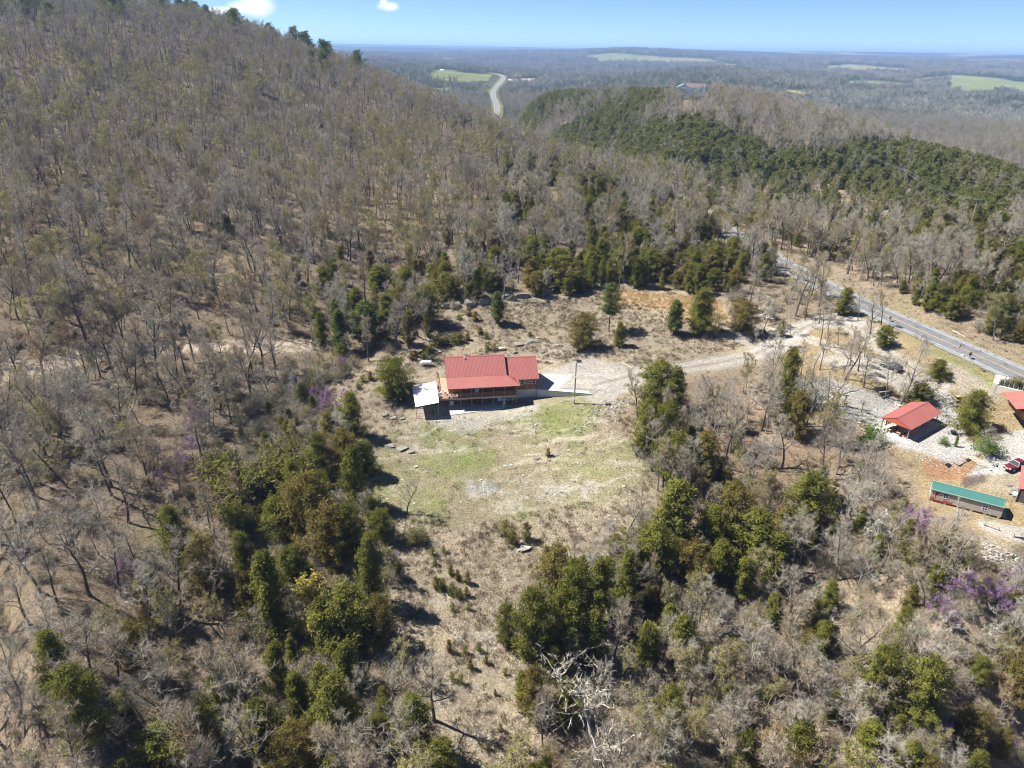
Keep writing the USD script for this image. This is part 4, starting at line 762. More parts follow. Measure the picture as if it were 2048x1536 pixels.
# 430 m to 1500 m
r, p2 = candidates(430, 1500, 25., -.84, .84, 12); p2 = p2[thin(p2, False) & seen(p2, 13) & clear_of_fields(p2, 12)]; rx, px_ = candidates(430, 800, 30., float(az_of(1020)), float(az_of(2150)), 17); px_ = px_[thin(px_, False) & seen(px_, 13) & clear_of_fields(px_, 12)]; p2 = np.vstack([p2, px_])
fm = map_coordinates(FMASK, [np.interp(np.arctan2(p2[:, 0], p2[:, 1]), TH, np.arange(len(TH))), np.interp(np.hypot(p2[:, 0], p2[:, 1]), RR, np.arange(len(RR)))], order=1)
p2 = p2[fm < r.uniform(.1, 1.6, len(p2))]; q2 = proj(p2); rg2 = np.hypot(p2[:, 0], p2[:, 1])
right = (q2[:, 0] > 1020) & (rg2 < 800); cn2 = fbm(p2[:, 0], p2[:, 1], 60, 3, 63)
crest2 = inpoly([(1300,120),(1700,180),(1900,300),(1560,330),(1400,260)], q2[:, 0], q2[:, 1]) & (rg2 < 700)
f2 = np.where(crest2, .12, np.where(right, .8, np.where(q2[:, 0] < 850, np.where((q2[:, 0] < 720) & (rg2 > 590), .05, .012), np.where(rg2 < 800, .12, .45)))); f2 = np.where((q2[:, 0] > 1500) & (rg2 > 700), .06, f2)
ic2 = r.random(len(p2)) < np.clip(f2 * (1 + (cn2 - .5) * 6), 0, .95); y2 = r.random(len(p2)) * 6.3; s2_ = r.uniform(.75, 1.2, len(p2))
fam2 = r.choice(9, len(p2), p=[.12, .12, .17, .17, .13, .13, .06, .05, .05]); fam2 = np.where(right & (r.random(len(p2)) < .5), 4 + (y2 > 3), fam2)
# near the skyline of the hill the evergreens are pines
skyp = (q2[:, 0] < 720) & (rg2 > 520)
fmap = np.array([0, 2, 4, 6, 8])
allp = np.vstack([midpos, p2[~ic2]]); allf = np.r_[fmap[midfam] + (midyaw > 3.1) * (midfam < 4), fam2[~ic2]]
scatter('distant_bare_woods', LOW, allf, allp, np.r_[midyaw, y2[~ic2]], np.r_[midsc, s2_[~ic2]])
allp = np.vstack([mcpos, p2[ic2]]); scatter('distant_evergreen_woods', LOWC, np.r_[(mcyaw * 1000).astype(int) % 3, np.where(skyp[ic2], 3, (y2[ic2] * 1000).astype(int) % 3)], allp, np.r_[mcyaw, y2[ic2]], np.r_[mcsc, s2_[ic2] * np.where(skyp[ic2], 1.15, 1.1)])
# groves out to 6 km
mat('far_twigs', (.30, .285, .215), .9, .3, .02); mat('far_twigs_dark', (.23, .22, .16), .9, .3, .02)
def grove(seed, cedar, n=16, R=16):
    r = np.random.default_rng(seed); tw, lf = [], []
    for i in range(n):
        a, d = r.random() * 6.3, R * math.sqrt(r.random()); o = np.array([math.cos(a) * d, math.sin(a) * d, 0]); h = r.uniform(9, 15)
        if r.random() < cedar:
            k = 34; t = r.random(k); c = np.c_[r.normal(0, 1, (k, 2)) * (1.9 * (1 - t) + .3)[:, None], t * h * .75]; lf.append(leaves(o + c, 1.7, r, .8, .7))
        else:
            k = 44; v = unit(r.normal(0, 1, (k, 3))); c = v * [3.4, 3.4, h * .36] * r.uniform(.5, 1, (k, 1)) + [0, 0, h * .62]; tw.append(slivers(o + c, unit(v + [0, 0, 1.2]), 2.6, .55, r)); tw.append(slivers((o + [0, 0, -.5])[None], np.array([[0, 0, 1.]]), h, .35, r))
    d = {}
    if tw: d['crowns'] = (join(tw), ('far_twigs', 'far_twigs_dark')[seed % 2])
    if lf: d['sprays'] = (join(lf), 'pine_green')
    return d
GRV = [grove(600 + i, .12) for i in range(3)] + [grove(610 + i, .75) for i in range(2)]
r, p3 = candidates(1500, 6200, 900., -.76, .76, 13); rr3 = np.hypot(p3[:, 0], p3[:, 1])
p3 = p3[(r.random(len(p3)) < np.clip(2400 / rr3, .3, 1)) & seen(p3, 12)]
gi = [np.interp(np.arctan2(p3[:, 0], p3[:, 1]), TH, np.arange(len(TH))), np.interp(np.hypot(p3[:, 0], p3[:, 1]), RR, np.arange(len(RR)))]
dr, _ = road_tree.query(p3[:, :2], distance_upper_bound=30); fm = map_coordinates(FMASK, gi, order=1); p3 = p3[(fm < .25) & (dr > 28) & clear_of_fields(p3, 12)]
cn3 = fbm(p3[:, 0], p3[:, 1], 300, 3, 64) + (np.abs(proj(p3)[:, 0] - 1450) < 160) * .1
scatter('far_woods', GRV, np.where(cn3 > .47, 3 + r.integers(0, 2, len(p3)), r.integers(0, 3, len(p3))), p3, r.random(len(p3)) * 6.3, r.uniform(.9, 1.35, len(p3)) * np.clip(np.hypot(p3[:, 0], p3[:, 1]) / 2400, 1, 1.6))
# brush under the trees and dry grass in the openings
r, p4 = candidates(48, 260, 4., -.95, .82, 14); p4 = p4[thin(p4) & seen(p4, 2)]
rg4 = np.array([region(a, b) for a, b in proj(p4)]); p4 = p4[r.random(len(p4)) < np.select([rg4 == 'lower right', rg4 == 'field left', rg4 == 'below track', rg4 == 'driveway slope'], [.9, .95, .3, .22], .13)]
BR = []
for i in range(4):
    a, b_, c_ = bush(700 + i, 1.8, 2.4, 230, .17); rr_ = np.random.default_rng(710 + i); c2 = slivers(rr_.normal(0, .5, (420, 3)) * [1.2, 1.2, .8] + [0, 0, .9], unit(rr_.normal(0, 1, (420, 3)) + [0, 0, .6]), .75, .03, rr_)
    BR.append({'stems': (a, 'bark_grey'), 'leaves': (b_, ('vine', 'buds_green', 'vine', 'cedar_green')[i]), 'twigs': (join([c_, c2]), ('twigs_pale', 'twigs_mauve', 'twigs_warm', 'twigs_pale')[i])})
scatter('undergrowth', BR, r.choice(4, len(p4), p=[.38, .26, .2, .16]), p4, r.random(len(p4)) * 6.3, r.uniform(.6, 1.4, len(p4)))
def tuft(seed, h, n, spread, ma):
    r = np.random.default_rng(seed); p = np.c_[r.normal(0, spread, (n, 2)), np.zeros(n)]; return {'blades': (slivers(p, unit(np.c_[r.normal(0, .45, (n, 2)), np.ones(n)]), h * r.uniform(.5, 1.2, n), .05, r), ma)}
r, p5 = candidates(52, 250, .4, -.75, .75, 15); q5 = proj(p5)
infield = inpoly(CLEAR, q5[:, 0], q5[:, 1]); u, v = house_uv(p5[:, 0], p5[:, 1]); house = (u > -7.5) & (u < 29) & (v > -3.6) & (v < 13)
lawn = inpoly([(740,1005),(735,880),(840,835),(1180,800),(1260,890),(1290,960),(1180,1000),(1000,1040),(860,1040)], q5[:, 0], q5[:, 1]); drive = inpoly([(1065,770),(1090,745),(1180,715),(1265,730),(1400,715),(1545,680),(1600,650),(1600,680),(1480,735),(1310,760),(1225,805),(1150,790)], q5[:, 0], q5[:, 1])
dens = infield * np.where(lawn, .16, .85) * np.clip((fbm(p5[:, 0], p5[:, 1], 3.5, 3, 71) - .3) * 3.2, 0, 1) + (~infield) * .05
strawz = inpoly([(1220,580),(1300,585),(1440,605),(1455,640),(1380,640),(1300,612),(1220,604)], q5[:, 0], q5[:, 1]); dens = np.where(strawz, .55, dens)
k = (r.random(len(p5)) < dens) & ~house & ~drive & (thin(p5, False) | True); k &= ~inpoly(YARD, q5[:, 0], q5[:, 1])
p5, lawn, strawz = p5[k], lawn[k], strawz[k]; n5 = len(p5)
TU = [tuft(720, .5, 26, .2, 'dry_grass'), tuft(721, .36, 22, .26, 'dry_grass'), tuft(722, .9, 30, .22, 'straw'), tuft(723, .22, 24, .3, 'fresh_grass')]
scatter('dry_grass', TU, np.where(strawz, 2, np.where(lawn & (r.random(n5) < .55), 3, r.integers(0, 2, n5))), p5, r.random(n5) * 6.3, r.uniform(.7, 1.5, n5))
print('trees', len(pos), len(p2), len(p3), 'brush', len(p4), 'tufts', n5, 'hi', near.sum())
# ------------------------------------------------------------------ the red-roofed house
def ribmat(name, col, rough, axis_scale):
    mat(name, col, rough, .1, .6, spec=.4)
mat('red_roof', (.31, .105, .09), .55, .07, .5, spec=.35, metallic=0.); mat('red_rib', (.255, .09, .08), .55, .07, .5, spec=.35); mat('red_gable', (.42, .10, .055), .5, .1, .7)
mat('wood_wall', (.235, .095, .045), .7, .28, 2.2); mat('wood_deck', (.36, .24, .165), .8, .2, 1.2); mat('wood_trim', (.16, .085, .055), .75, .25, 2.); mat('wood_post', (.25, .15, .1), .8, .25, 2.)
mat('concrete', (.43, .42, .385), .9, .14, .8, bump=.1, bscale=8.); mat('white_metal', (.78, .78, .79), .38, .05, .8); mat('white_frame', (.74, .73, .70), .55, .05, 2.); mat('dark_void', (.02, .02, .022), .6, .1, 1.)
mat('block_wall', (.27, .25, .225), .95, .25, 2.5, bump=.3, bscale=6.); mat('grey_metal', (.42, .43, .44), .4, .1, 1.5, metallic=.4); mat('black_paint', (.022, .022, .026), .35, .2, 1.); mat('rust', (.22, .085, .045), .8, .3, 3.)
mat('limestone', (.30, .28, .24), .9, .25, 1.3, bump=.4, bscale=7.); mat('grey_stone', (.18, .17, .15), .95, .3, 1.2, bump=.4, bscale=6.); mat('pale_stone', (.36, .33, .285), .9, .2, 2., bump=.3, bscale=8.)
mat('grey_wood', (.26, .235, .205), .85, .25, 2.5); mat('log_bark', (.10, .08, .065), .95, .3, 2.5, bump=.3, bscale=9.); mat('pale_log', (.42, .36, .27), .85, .2, 2.5)
glass_n = {'d': ('principled_bsdf', {'base_color': (.03, .036, .042), 'roughness': .14, 'specular_ior_level': .12})}
MAT['window_glass'] = usdkit.material(stage, '/World/Looks/window_glass', glass_n, [], surface='d.BSDF')

house = thing('house', 'long house with a red ribbed metal roof, front porch and raised deck', 'house', HO, HA)
def hx(m): return np.asarray(m[0], float) * S, m[1]
def hbox(*a): return hx(box(*a))
def wall_prism(poly_vw, u0, u1):
    k = len(poly_vw); v = np.array([(u0, a, b) for a, b in poly_vw] + [(u1, a, b) for a, b in poly_vw], float)
    f = [[0, i + 1, i] for i in range(1, k - 1)] + [[k, k + i, k + i + 1] for i in range(1, k - 1)]
    for i in range(k): j = (i + 1) % k; f += [[i, j, k + j], [i, k + j, k + i]]
    return v * S, np.array(f)
W0 = 2.28
obj('wall', wall_prism([(2.0, W0), (2.0, 5.5), (5.6, 8.2), (9.2, 5.5), (9.2, W0)], 0.05, 10.85), 'wood_wall', house)
obj('basement_wall', hbox(.1, 10.8, 2.05, 9.1, -.3, W0), 'wood_trim', house)
obj('garage_wall', wall_prism([(2.0, 2.36), (2.0, 4.42), (5.6, 7.05), (9.2, 4.42), (9.2, 2.36)], 10.85, 16.9), 'wood_wall', house)
obj('foundation', hbox(10.85, 16.94, 1.96, 9.2, -.2, 2.34), 'concrete', house)
# roof planes with their ribs
def roof(name, quad, n, ribs=True, th=.07):
    q = np.asarray(quad, float); pr = obj(name, hx(slab(q, th)), 'red_roof', house)
    nrm = np.cross(q[1] - q[0], q[2] - q[0]); nrm /= np.linalg.norm(nrm); parts = []
    for i in range(n + 1):
        t = (i + .02) / (n + .04); a = q[0] + (q[1] - q[0]) * t; b = q[3] + (q[2] - q[3]) * t; e = (q[1] - q[0]) / np.linalg.norm(q[1] - q[0]) * .022
        parts.append(hexa([a - e - nrm * .01, a + e - nrm * .01, b + e - nrm * .01, b - e - nrm * .01], [a - e * .6 + nrm * .032, a + e * .6 + nrm * .032, b + e * .6 + nrm * .032, b - e * .6 + nrm * .032]))
    tag(obj('roof_ribs', hx(join(parts)), 'red_rib', pr), kind='stuff'); return pr
roof('main_roof', [(-.48, 2.0, 5.62), (11.05, 2.0, 5.62), (11.05, 5.6, 8.36), (-.48, 5.6, 8.36)], 44)
roof('main_roof', [(11.05, 9.7, 5.24), (-.48, 9.7, 5.24), (-.48, 5.6, 8.36), (11.05, 5.6, 8.36)], 44)
roof('porch_roof', [(-.36, -.55, 4.42), (13.32, -.55, 4.42), (11.0, 1.97, 5.60), (-.47, 1.97, 5.60)], 46)
roof('porch_hip', [(13.32, -.55, 4.42), (13.36, 1.52, 4.72), (12.2, 1.98, 5.06), (11.0, 1.97, 5.60)], 6, th=.05)
roof('garage_roof', [(11.06, 1.5, 4.70), (17.32, 1.5, 4.70), (17.32, 5.6, 7.72), (11.06, 5.6, 7.72)], 25)
roof('garage_roof', [(17.32, 9.7, 4.70), (11.06, 9.7, 4.70), (11.06, 5.6, 7.72), (17.32, 5.6, 7.72)], 25)
obj('ridge_cap', hx(join([slab([(-.5, 5.42, 8.27), (11.08, 5.42, 8.27), (11.08, 5.6, 8.42), (-.5, 5.6, 8.42)], .03), slab([(-.5, 5.6, 8.42), (11.08, 5.6, 8.42), (11.08, 5.78, 8.27), (-.5, 5.78, 8.27)], .03)])), 'red_roof', house)
obj('ridge_cap', hx(join([slab([(11.08, 5.42, 7.63), (17.34, 5.42, 7.63), (17.34, 5.6, 7.78), (11.08, 5.6, 7.78)], .03), slab([(11.08, 5.6, 7.78), (17.34, 5.6, 7.78), (17.34, 5.78, 7.63), (11.08, 5.78, 7.63)], .03)])), 'red_roof', house)
for u in (-.5, 11.07): obj('rake_trim', hx(join([hexa([(u, 2.0, 5.36), (u + .05, 2.0, 5.36), (u + .05, 5.6, 8.1), (u, 5.6, 8.1)], [(u, 2.0, 5.60), (u + .05, 2.0, 5.60), (u + .05, 5.6, 8.34), (u, 5.6, 8.34)])])), 'red_rib', house)
obj('rake_trim', hx(hexa([(17.3, 1.5, 4.5), (17.34, 1.5, 4.5), (17.34, 5.6, 7.52), (17.3, 5.6, 7.52)], [(17.3, 1.5, 4.69), (17.34, 1.5, 4.69), (17.34, 5.6, 7.71), (17.3, 5.6, 7.71)])), 'red_rib', house)
obj('eave_trim', hbox(-.36, 13.3, -.57, -.53, 4.26, 4.40), 'wood_trim', house); obj('eave_trim', hbox(13.4, 17.3, 1.47, 1.51, 4.52, 4.66), 'wood_trim', house)
obj('gable_vent', hx(tube([(3.3, 5.1, 7.9), (3.3, 5.1, 8.55)], .09, 8)), 'white_metal', house)
# deck and porch
D = 2.28
nb = 13
for i in range(nb): obj('deck_board', hbox(-2.1 + i * 2.06 / nb + .004, -2.1 + (i + 1) * 2.06 / nb - .008, 2.02, 11.9, D - .05, D + .006 * (i % 3)), 'wood_deck', house)
for i in range(14): obj('deck_board', hbox(-2.1, 12.75, -.15 + i * 2.15 / 14 + .004, -.15 + (i + 1) * 2.15 / 14 - .008, D - .05, D + .005 * (i % 3)), 'wood_deck', house)
obj('deck_fascia', hbox(-2.14, 12.79, -.21, -.16, D - .30, D + .01), 'wood_deck', house); obj('deck_fascia', hbox(-2.16, -2.11, -.15, 11.9, D - .30, D + .01), 'wood_deck', house); obj('deck_fascia', hbox(12.76, 12.8, -.15, 1.9, D - .30, D + .01), 'wood_deck', house)
for i in range(8): obj('joist', hbox(-2.1, 12.7, .1 + i * .27, .14 + i * .27, D - .26, D - .06), 'wood_trim', house)
for u in (0, 2.07, 4.15, 6.2, 8.3, 10.36, 11.9): obj('post', hbox(u - .055, u + .055, -.08, .03, -.2, D - .3), 'wood_post', house)
for u in (0, 2.07, 4.15, 6.2, 8.3, 10.36, 12.62): obj('post', hbox(u - .05, u + .05, -.1, .0, D + .01, 4.36), 'wood_post', house)
obj('corner_post', hbox(12.45, 12.75, -.2, .1, -.1, D - .3), 'rust', house, label='thick rust-brown corner post')
obj('porch_beam', hbox(-.1, 12.7, -.1, .0, 4.36, 4.44), 'wood_trim', house)
def rail(a, b):
    a, b = np.array(a, float), np.array(b, float); L = np.linalg.norm(b - a); parts = [beam(a + [0, 0, .9], b + [0, 0, .9], .09, .05), beam(a + [0, 0, .12], b + [0, 0, .12], .04, .06), beam(a + [0, 0, .55], b + [0, 0, .55], .03, .05)]; n = int(L / .16)
    for i in range(1, n): p = a + (b - a) * i / n; parts.append(beam(p + [0, 0, .12], p + [0, 0, .88], .035))
    pr = obj('railing', hx(join(parts)), 'wood_post', house); return pr
us = (2.07, 4.15, 6.2, 8.3, 10.36, 12.62)
for a, b in zip(us[:-1], us[1:]): rail((a + .06, -.05, D), (b - .06, -.05, D))
rail((.06, -.05, D), (2.0, -.05, D)); rail((-2.05, -.08, D), (-.06, -.05, D)); rail((12.68, .1, D), (12.68, 1.9, D))
for k in range(5): rail((-2.05, .1 + k * 2.36, D), (-2.05, .1 + (k + 1) * 2.36 - .1, D)); obj('rail_post', hbox(-2.1, -2.0, (k + 1) * 2.36, (k + 1) * 2.36 + .1, D, D + 1.0), 'wood_post', house)
def window(u, w, wd, ht, v, mull=1, par=house):
    f = [hbox(u, u + wd, v - .05, v, w, w + .06), hbox(u, u + wd, v - .05, v, w + ht - .06, w + ht), hbox(u, u + .06, v - .05, v, w + .06, w + ht - .06), hbox(u + wd - .06, u + wd, v - .05, v, w + .06, w + ht - .06)]
    f.append(hbox(u + .06, u + wd - .06, v - .04, v, w + ht / 2 - .025, w + ht / 2 + .025))
    for m in range(1, mull): x = u + wd * m / mull; f.append(hbox(x - .03, x + .03, v - .05, v, w + .06, w + ht - .06))
    pr = obj('window', join(f), 'white_frame', par); obj('pane', hbox(u + .06, u + wd - .06, v - .02, v - .005, w + .06, w + ht - .06), 'window_glass', pr)
for u, wd in ((13.72, .78), (14.7, .78), (15.98, .74)): window(u, 3.48, wd, .86, 1.99)
for u, wd, m in ((1.2, 1.0, 1), (2.5, 1.1, 2), (6.9, 1.1, 2), (8.2, .8, 1), (10.3, 1.35, 2)): window(u, 3.05, wd, 1.05, 1.99, m)
for u, wd, m in ((1.1, .9, 1), (2.4, .9, 1), (6.5, 1.6, 2), (8.3, .9, 1)): window(u, .75, wd, 1.0, 2.04, m)
obj('door', hbox(4.95, 5.75, 1.93, 1.99, W0 + .02, 4.25), 'white_frame', house, label='white porch door with a glass pane'); obj('door', hbox(4.3, 5.2, 1.98, 2.04, .05, 1.95), 'rust', house); obj('door', hbox(9.4, 10.3, 1.98, 2.04, .05, 1.95), 'white_frame', house)
obj('downpipe', hx(tube([(15.05, 1.92, .5), (15.05, 1.92, 4.5)], .04, 6)), 'concrete', house)
obj('stair_rail', hx(join([beam((10.05, -.6, .1), (10.1, -.4, 1.9), .05), beam((10.5, -.55, .1), (10.35, -.4, 1.9), .05), beam((10.05, -.55, .9), (10.5, -.5, .9), .04)])), 'white_frame', house)

patio = obj('patio', hx(hexa([(-.38, -2.66, -.35), (10.38, -1.04, -.35), (10.75, 2.0, -.35), (-.2, 2.0, -.35)], [(-.38, -2.66, .12), (10.38, -1.04, .12), (10.75, 2.0, .12), (-.2, 2.0, .12)])), 'concrete', None, kind='structure')
def hworld(m): v, f = hx(m); c, s = math.cos(HA), math.sin(HA); return np.stack([v[:, 0] * c - v[:, 1] * s, v[:, 0] * s + v[:, 1] * c, v[:, 2]], -1) + HO, f
g = stage.GetPrimAtPath(patio.GetPath()); UsdGeom.Xformable(g).AddTranslateOp().Set(Gf.Vec3d(*HO.tolist())); UsdGeom.Xformable(g).AddRotateZOp().Set(math.degrees(HA))
mat('drive_slab', (.46, .405, .335), .9, .12, .5, bump=.06, bscale=10.)
obj('garage_apron', hworld(hexa([(16.96, 1.9, 1.9), (26.9, -.7, 1.6), (26.6, 7.2, 2.0), (16.96, 8.8, 2.0)], [(16.96, 1.9, 2.32), (26.9, -.7, 2.2), (26.6, 7.2, 2.36), (16.96, 8.8, 2.4)])), 'drive_slab', None, kind='structure')
rw = thing('retaining_wall', 'tapering concrete retaining wall along the garage apron', 'wall', (0, 0, 0)); obj('wall', hworld(hexa([(16.96, 1.66, -.2), (27.3, -1.05, 1.0), (27.3, -.8, 1.0), (16.96, 1.88, -.2)], [(16.96, 1.66, 2.38), (27.3, -1.05, 2.12), (27.3, -.8, 2.12), (16.96, 1.88, 2.38)])), 'concrete', rw)
for k in range(1, 5):
    t = k / 5; obj('joint', hworld(box(16.96 + 10.34 * t - .015, 16.96 + 10.34 * t + .015, 1.66 - 2.71 * t - .012, 1.66 - 2.71 * t + .05, .3, 2.36 - .26 * t)), 'block_wall', rw)
bw = thing('stone_wall', 'low stone wall behind the white lean-to roof', 'wall', (0, 0, 0))
srng = np.random.default_rng(21)
for row in range(6):
    for k in range(10):
        u = -7.1 + k * .5 + (row % 2) * .2; obj('stone', hworld(moved((rock(srng, .27, .18, .2, 1, .12)), (u, 6.72 + .03 * (u + 7), .2 + row * .4))), 'grey_stone', bw)

lean = thing('lean_to', 'white metal lean-to roof on poles beside the deck', 'lean-to', HO, HA)
LR = [(-6.45, -3.25, 2.52), (-2.16, -3.2, 3.14), (-2.22, 6.0, 3.14), (-6.9, 5.75, 2.56)]
obj('roof', hx(slab(LR, .07)), 'white_metal', lean); q = np.array(LR)
tag(obj('roof_ribs', hx(join([hexa(*(lambda a, b, e: ([a - e, a + e, b + e, b - e], [a - e + [0, 0, .03], a + e + [0, 0, .03], b + e + [0, 0, .03], b - e + [0, 0, .03]]))(q[0] + (q[3] - q[0]) * t, q[1] + (q[2] - q[1]) * t, np.array([0, .02, 0]))) for t in np.linspace(.02, .98, 14)])), 'white_metal', lean), kind='stuff')
for u, v, h in ((-6.38, -2.9, 2.45), (-2.3, -2.9, 3.05), (-6.6, 5.4, 2.5), (-6.5, 1.4, 2.46), (-2.3, 1.4, 3.05)): obj('pole', hbox(u - .05, u + .05, v - .05, v + .05, -.4, h), 'grey_wood', lean)
for v, in ((-2.9,), (1.4,)): obj('beam', hx(beam((-6.5, v, 2.42), (-2.25, v, 3.02), .07, .12)), 'grey_wood', lean)
obj('rail', hx(beam((-6.38, -2.9, .9), (-5.0, -2.9, .95), .05)), 'grey_wood', lean)
barrel = thing('barrel', 'rusty red barrel in the shade under the white lean-to roof', 'barrel', house_pt(-3.3, -1.9, 0)); obj('drum', tube([(0, 0, 0), (0, 0, .03), (0, 0, .3), (0, 0, .6), (0, 0, .87), (0, 0, .9)], [.27, .29, .3, .3, .29, .27], 14), 'rust', barrel); obj('lid', tube([(0, 0, .9), (0, 0, .93)], .25, 14), 'black_paint', barrel)
for k, (u, v, rz) in enumerate([(-1.75, 1.9, .3), (-.9, 2.4, 2.2), (-1.75, .5, .8), (.35, .5, 3.3), (-.3, .35, 2.6), (1.0, .45, 3.0)]):
    ch = thing('deck_chair', ('white chair by the corner of the deck rail', 'white chair set back on the deck by the house wall', 'white chair near the front corner of the deck', 'white chair just inside the first porch post', 'white chair left of the first porch post', 'white chair against the porch rail between the first two posts')[k], 'chair', house_pt(u, v, D + .01), HA + rz)
    obj('seat', box(-.26, .26, -.25, .25, .38, .42), 'white_frame', ch); obj('backrest', hexa([(-.26, .22, .42), (.26, .22, .42), (.26, .26, .42), (-.26, .26, .42)], [(-.26, .36, .95), (.26, .36, .95), (.26, .40, .95), (-.26, .40, .95)]), 'white_frame', ch)
    for a, b in ((-1, -1), (1, -1), (1, 1), (-1, 1)): obj('leg', box(a * .23 - .025, a * .23 + .025, b * .22 - .025, b * .22 + .025, 0, .38), 'white_frame', ch)
    for a in (-1, 1): obj('armrest', box(a * .28 - .04, a * .28 + .04, -.25, .3, .6, .63), 'white_frame', ch)
for k, (u, v) in enumerate([(5.3, 1.0), (6.0, 1.3)]):
    ch = thing('patio_chair', ('dark chair beside the lower door under the porch', 'dark chair nearer the lower double window under the porch')[k], 'chair', house_pt(u, v, .12), HA + .3 * k)
    obj('seat', box(-.27, .27, -.26, .26, .38, .43), 'rust', ch); obj('backrest', box(-.27, .27, .24, .29, .43, .95), 'rust', ch)
    for a, b in ((-1, -1), (1, -1), (1, 1), (-1, 1)): obj('leg', box(a * .23 - .025, a * .23 + .025, b * .22 - .025, b * .22 + .025, 0, .38), 'black_paint', ch)
fz = thing('freezer', 'white chest against the basement wall at the left end of the patio', 'chest', house_pt(.45, 1.5, .12), HA); obj('body', box(-.4, .4, -.3, .3, 0, .95), 'white_frame', fz); obj('lid', box(-.42, .42, -.32, .32, .95, 1.03), 'white_metal', fz)

def tank(name, p, rz, L, R, label, legs=True):
    t = thing(name, label, 'tank', p, rz); n = 7; a = np.linspace(0, math.pi / 2, n); xs = np.r_[-L / 2 - R * .8 * np.cos(a), L / 2 + R * .8 * np.sin(a)]; rs = np.r_[R * np.sin(a) + .004, R * np.cos(a) + .004]
    obj('shell', tube(np.c_[xs, np.zeros(2 * n), np.full(2 * n, R + .32 * legs)], rs, 20), 'white_metal', t, smooth=40)
    if legs:
        obj('dome', tube([(0, 0, 2 * R + .28), (0, 0, 2 * R + .42), (0, 0, 2 * R + .46)], [.2, .19, .1], 12), 'white_metal', t)
        for x in (-L * .36, L * .36): obj('leg', join([box(x - .07, x + .07, -R * .7, -R * .4, -.1, .5), box(x - .07, x + .07, R * .4, R * .7, -.1, .5)]), 'grey_metal', t)
    return t
p = P1(853, 731); tank('propane_tank', p + [0, 0, -.02], HA - .05, 2.0, .5, 'white propane tank on short legs uphill of the deck')
pole_p = P1(1148, 807); ph = 80 / px_per_m(pole_p)
pole = thing('light_pole', 'grey wooden yard light pole beside the driveway below the concrete apron', 'pole', pole_p)
obj('post', tube([(0, 0, -.5), (0, 0, ph * .5), (0, 0, ph)], [.19, .16, .12], 10), 'grey_wood', pole); obj('arm', join([tube([(0, 0, ph - .25), (.4, .05, ph - .05), (.9, .1, ph + .05)], .04, 6)]), 'grey_metal', pole)
obj('lamp_head', moved(box(-.35, .35, -.16, .16, -.06, .1), (1.0, .12, ph + .1)), 'grey_metal', pole); obj('lamp_lens', moved(box(-.2, .2, -.1, .1, -.1, -.06), (1.0, .12, ph + .1)), 'white_frame', pole)
obj('panel', hexa([(.1, -.35, ph + .15), (1.1, -.35, ph + .15), (1.1, .45, ph + .42), (.1, .45, ph + .42)], [(.1, -.35, ph + .19), (1.1, -.35, ph + .19), (1.1, .45, ph + .46), (.1, .45, ph + .46)]), 'black_paint', pole)
obj('meter_box', box(-.2, .2, -.32, -.16, ph * .62, ph * .62 + .5), 'white_frame', pole); obj('base_box', box(-.2, .2, -.36, -.18, .6, 1.5), 'white_frame', pole); obj('insulator', tube([(-.3, 0, ph - .5), (-.3, 0, ph - .25)], .06, 8), 'white_frame', pole)
up_p = P1(1428, 868); uh = 48 / px_per_m(up_p)
upole = thing('utility_pole', 'slim pale wooden pole carrying wires across the brown slope', 'pole', up_p); obj('post', tube([(0, 0, -.5), (0, 0, uh)], [.16, .11], 8), 'grey_wood', upole); obj('crossarm', box(-.5, .5, -.05, .05, uh - .3, uh - .18), 'grey_wood', upole); obj('lamp', box(-.15, .3, -.1, .1, uh - .05, uh + .1), 'white_frame', upole)
def wire(a, b, sag, label, rad=.02, m='black_paint'):
    a, b = np.array(a), np.array(b); t = np.linspace(0, 1, 14)[:, None]; pts = a + (b - a) * t; pts[:, 2] -= sag * 4 * (t * (1 - t))[:, 0]; obj('overhead_wire', tube(pts, rad, 4), m, None, label=label, cat='wire')
wire(pole_p + [0, 0, ph - .4], up_p + [0, 0, uh - .2], 1.6, 'thin wire slung from the yard light pole to the slim wooden pole'); e = P1(1690, 900); wire(up_p + [0, 0, uh - .2], e + [0, 0, 7.], 1.6, 'thin wire running from the slim wooden pole towards the carport')
# ------------------------------------------------------------------ carport, shed and yard on the right
def frame_of(a, b):
    """Unit vector along a->b in plan, and its normal to the left."""
    e = np.array([b[0] - a[0], b[1] - a[1], 0.]); e /= np.linalg.norm(e); return e, np.array([-e[1], e[0], 0.])
def local(o, e, n):
    return lambda a, b, c: np.asarray(o, float) + np.asarray(e) * a + np.asarray(n) * b + np.array([0, 0, c])
def lbox(L, x0, x1, y0, y1, z0, z1):
    return np.array([L(x0, y0, z0), L(x1, y0, z0), L(x1, y1, z0), L(x0, y1, z0), L(x0, y0, z1), L(x1, y0, z1), L(x1, y1, z1), L(x0, y1, z1)]), BOXF
def zc(x, y): return 1730 + x / 10.24, 790 + y / 10.24
zg = 2 * S
pF, pL, pR = at_z(*zc(850, 930), zg), at_z(*zc(375, 680), zg), at_z(*zc(1435, 600), zg)
ce, cn_ = frame_of(pF, pR); CL_ = float((pR - pF) @ ce); CW = float((pL - pF) @ cn_)
C = local(pF, ce, cn_); HE = 2.75; HR = 1.35
cp = thing('carport', 'open carport with a red gable roof on round poles', 'carport')
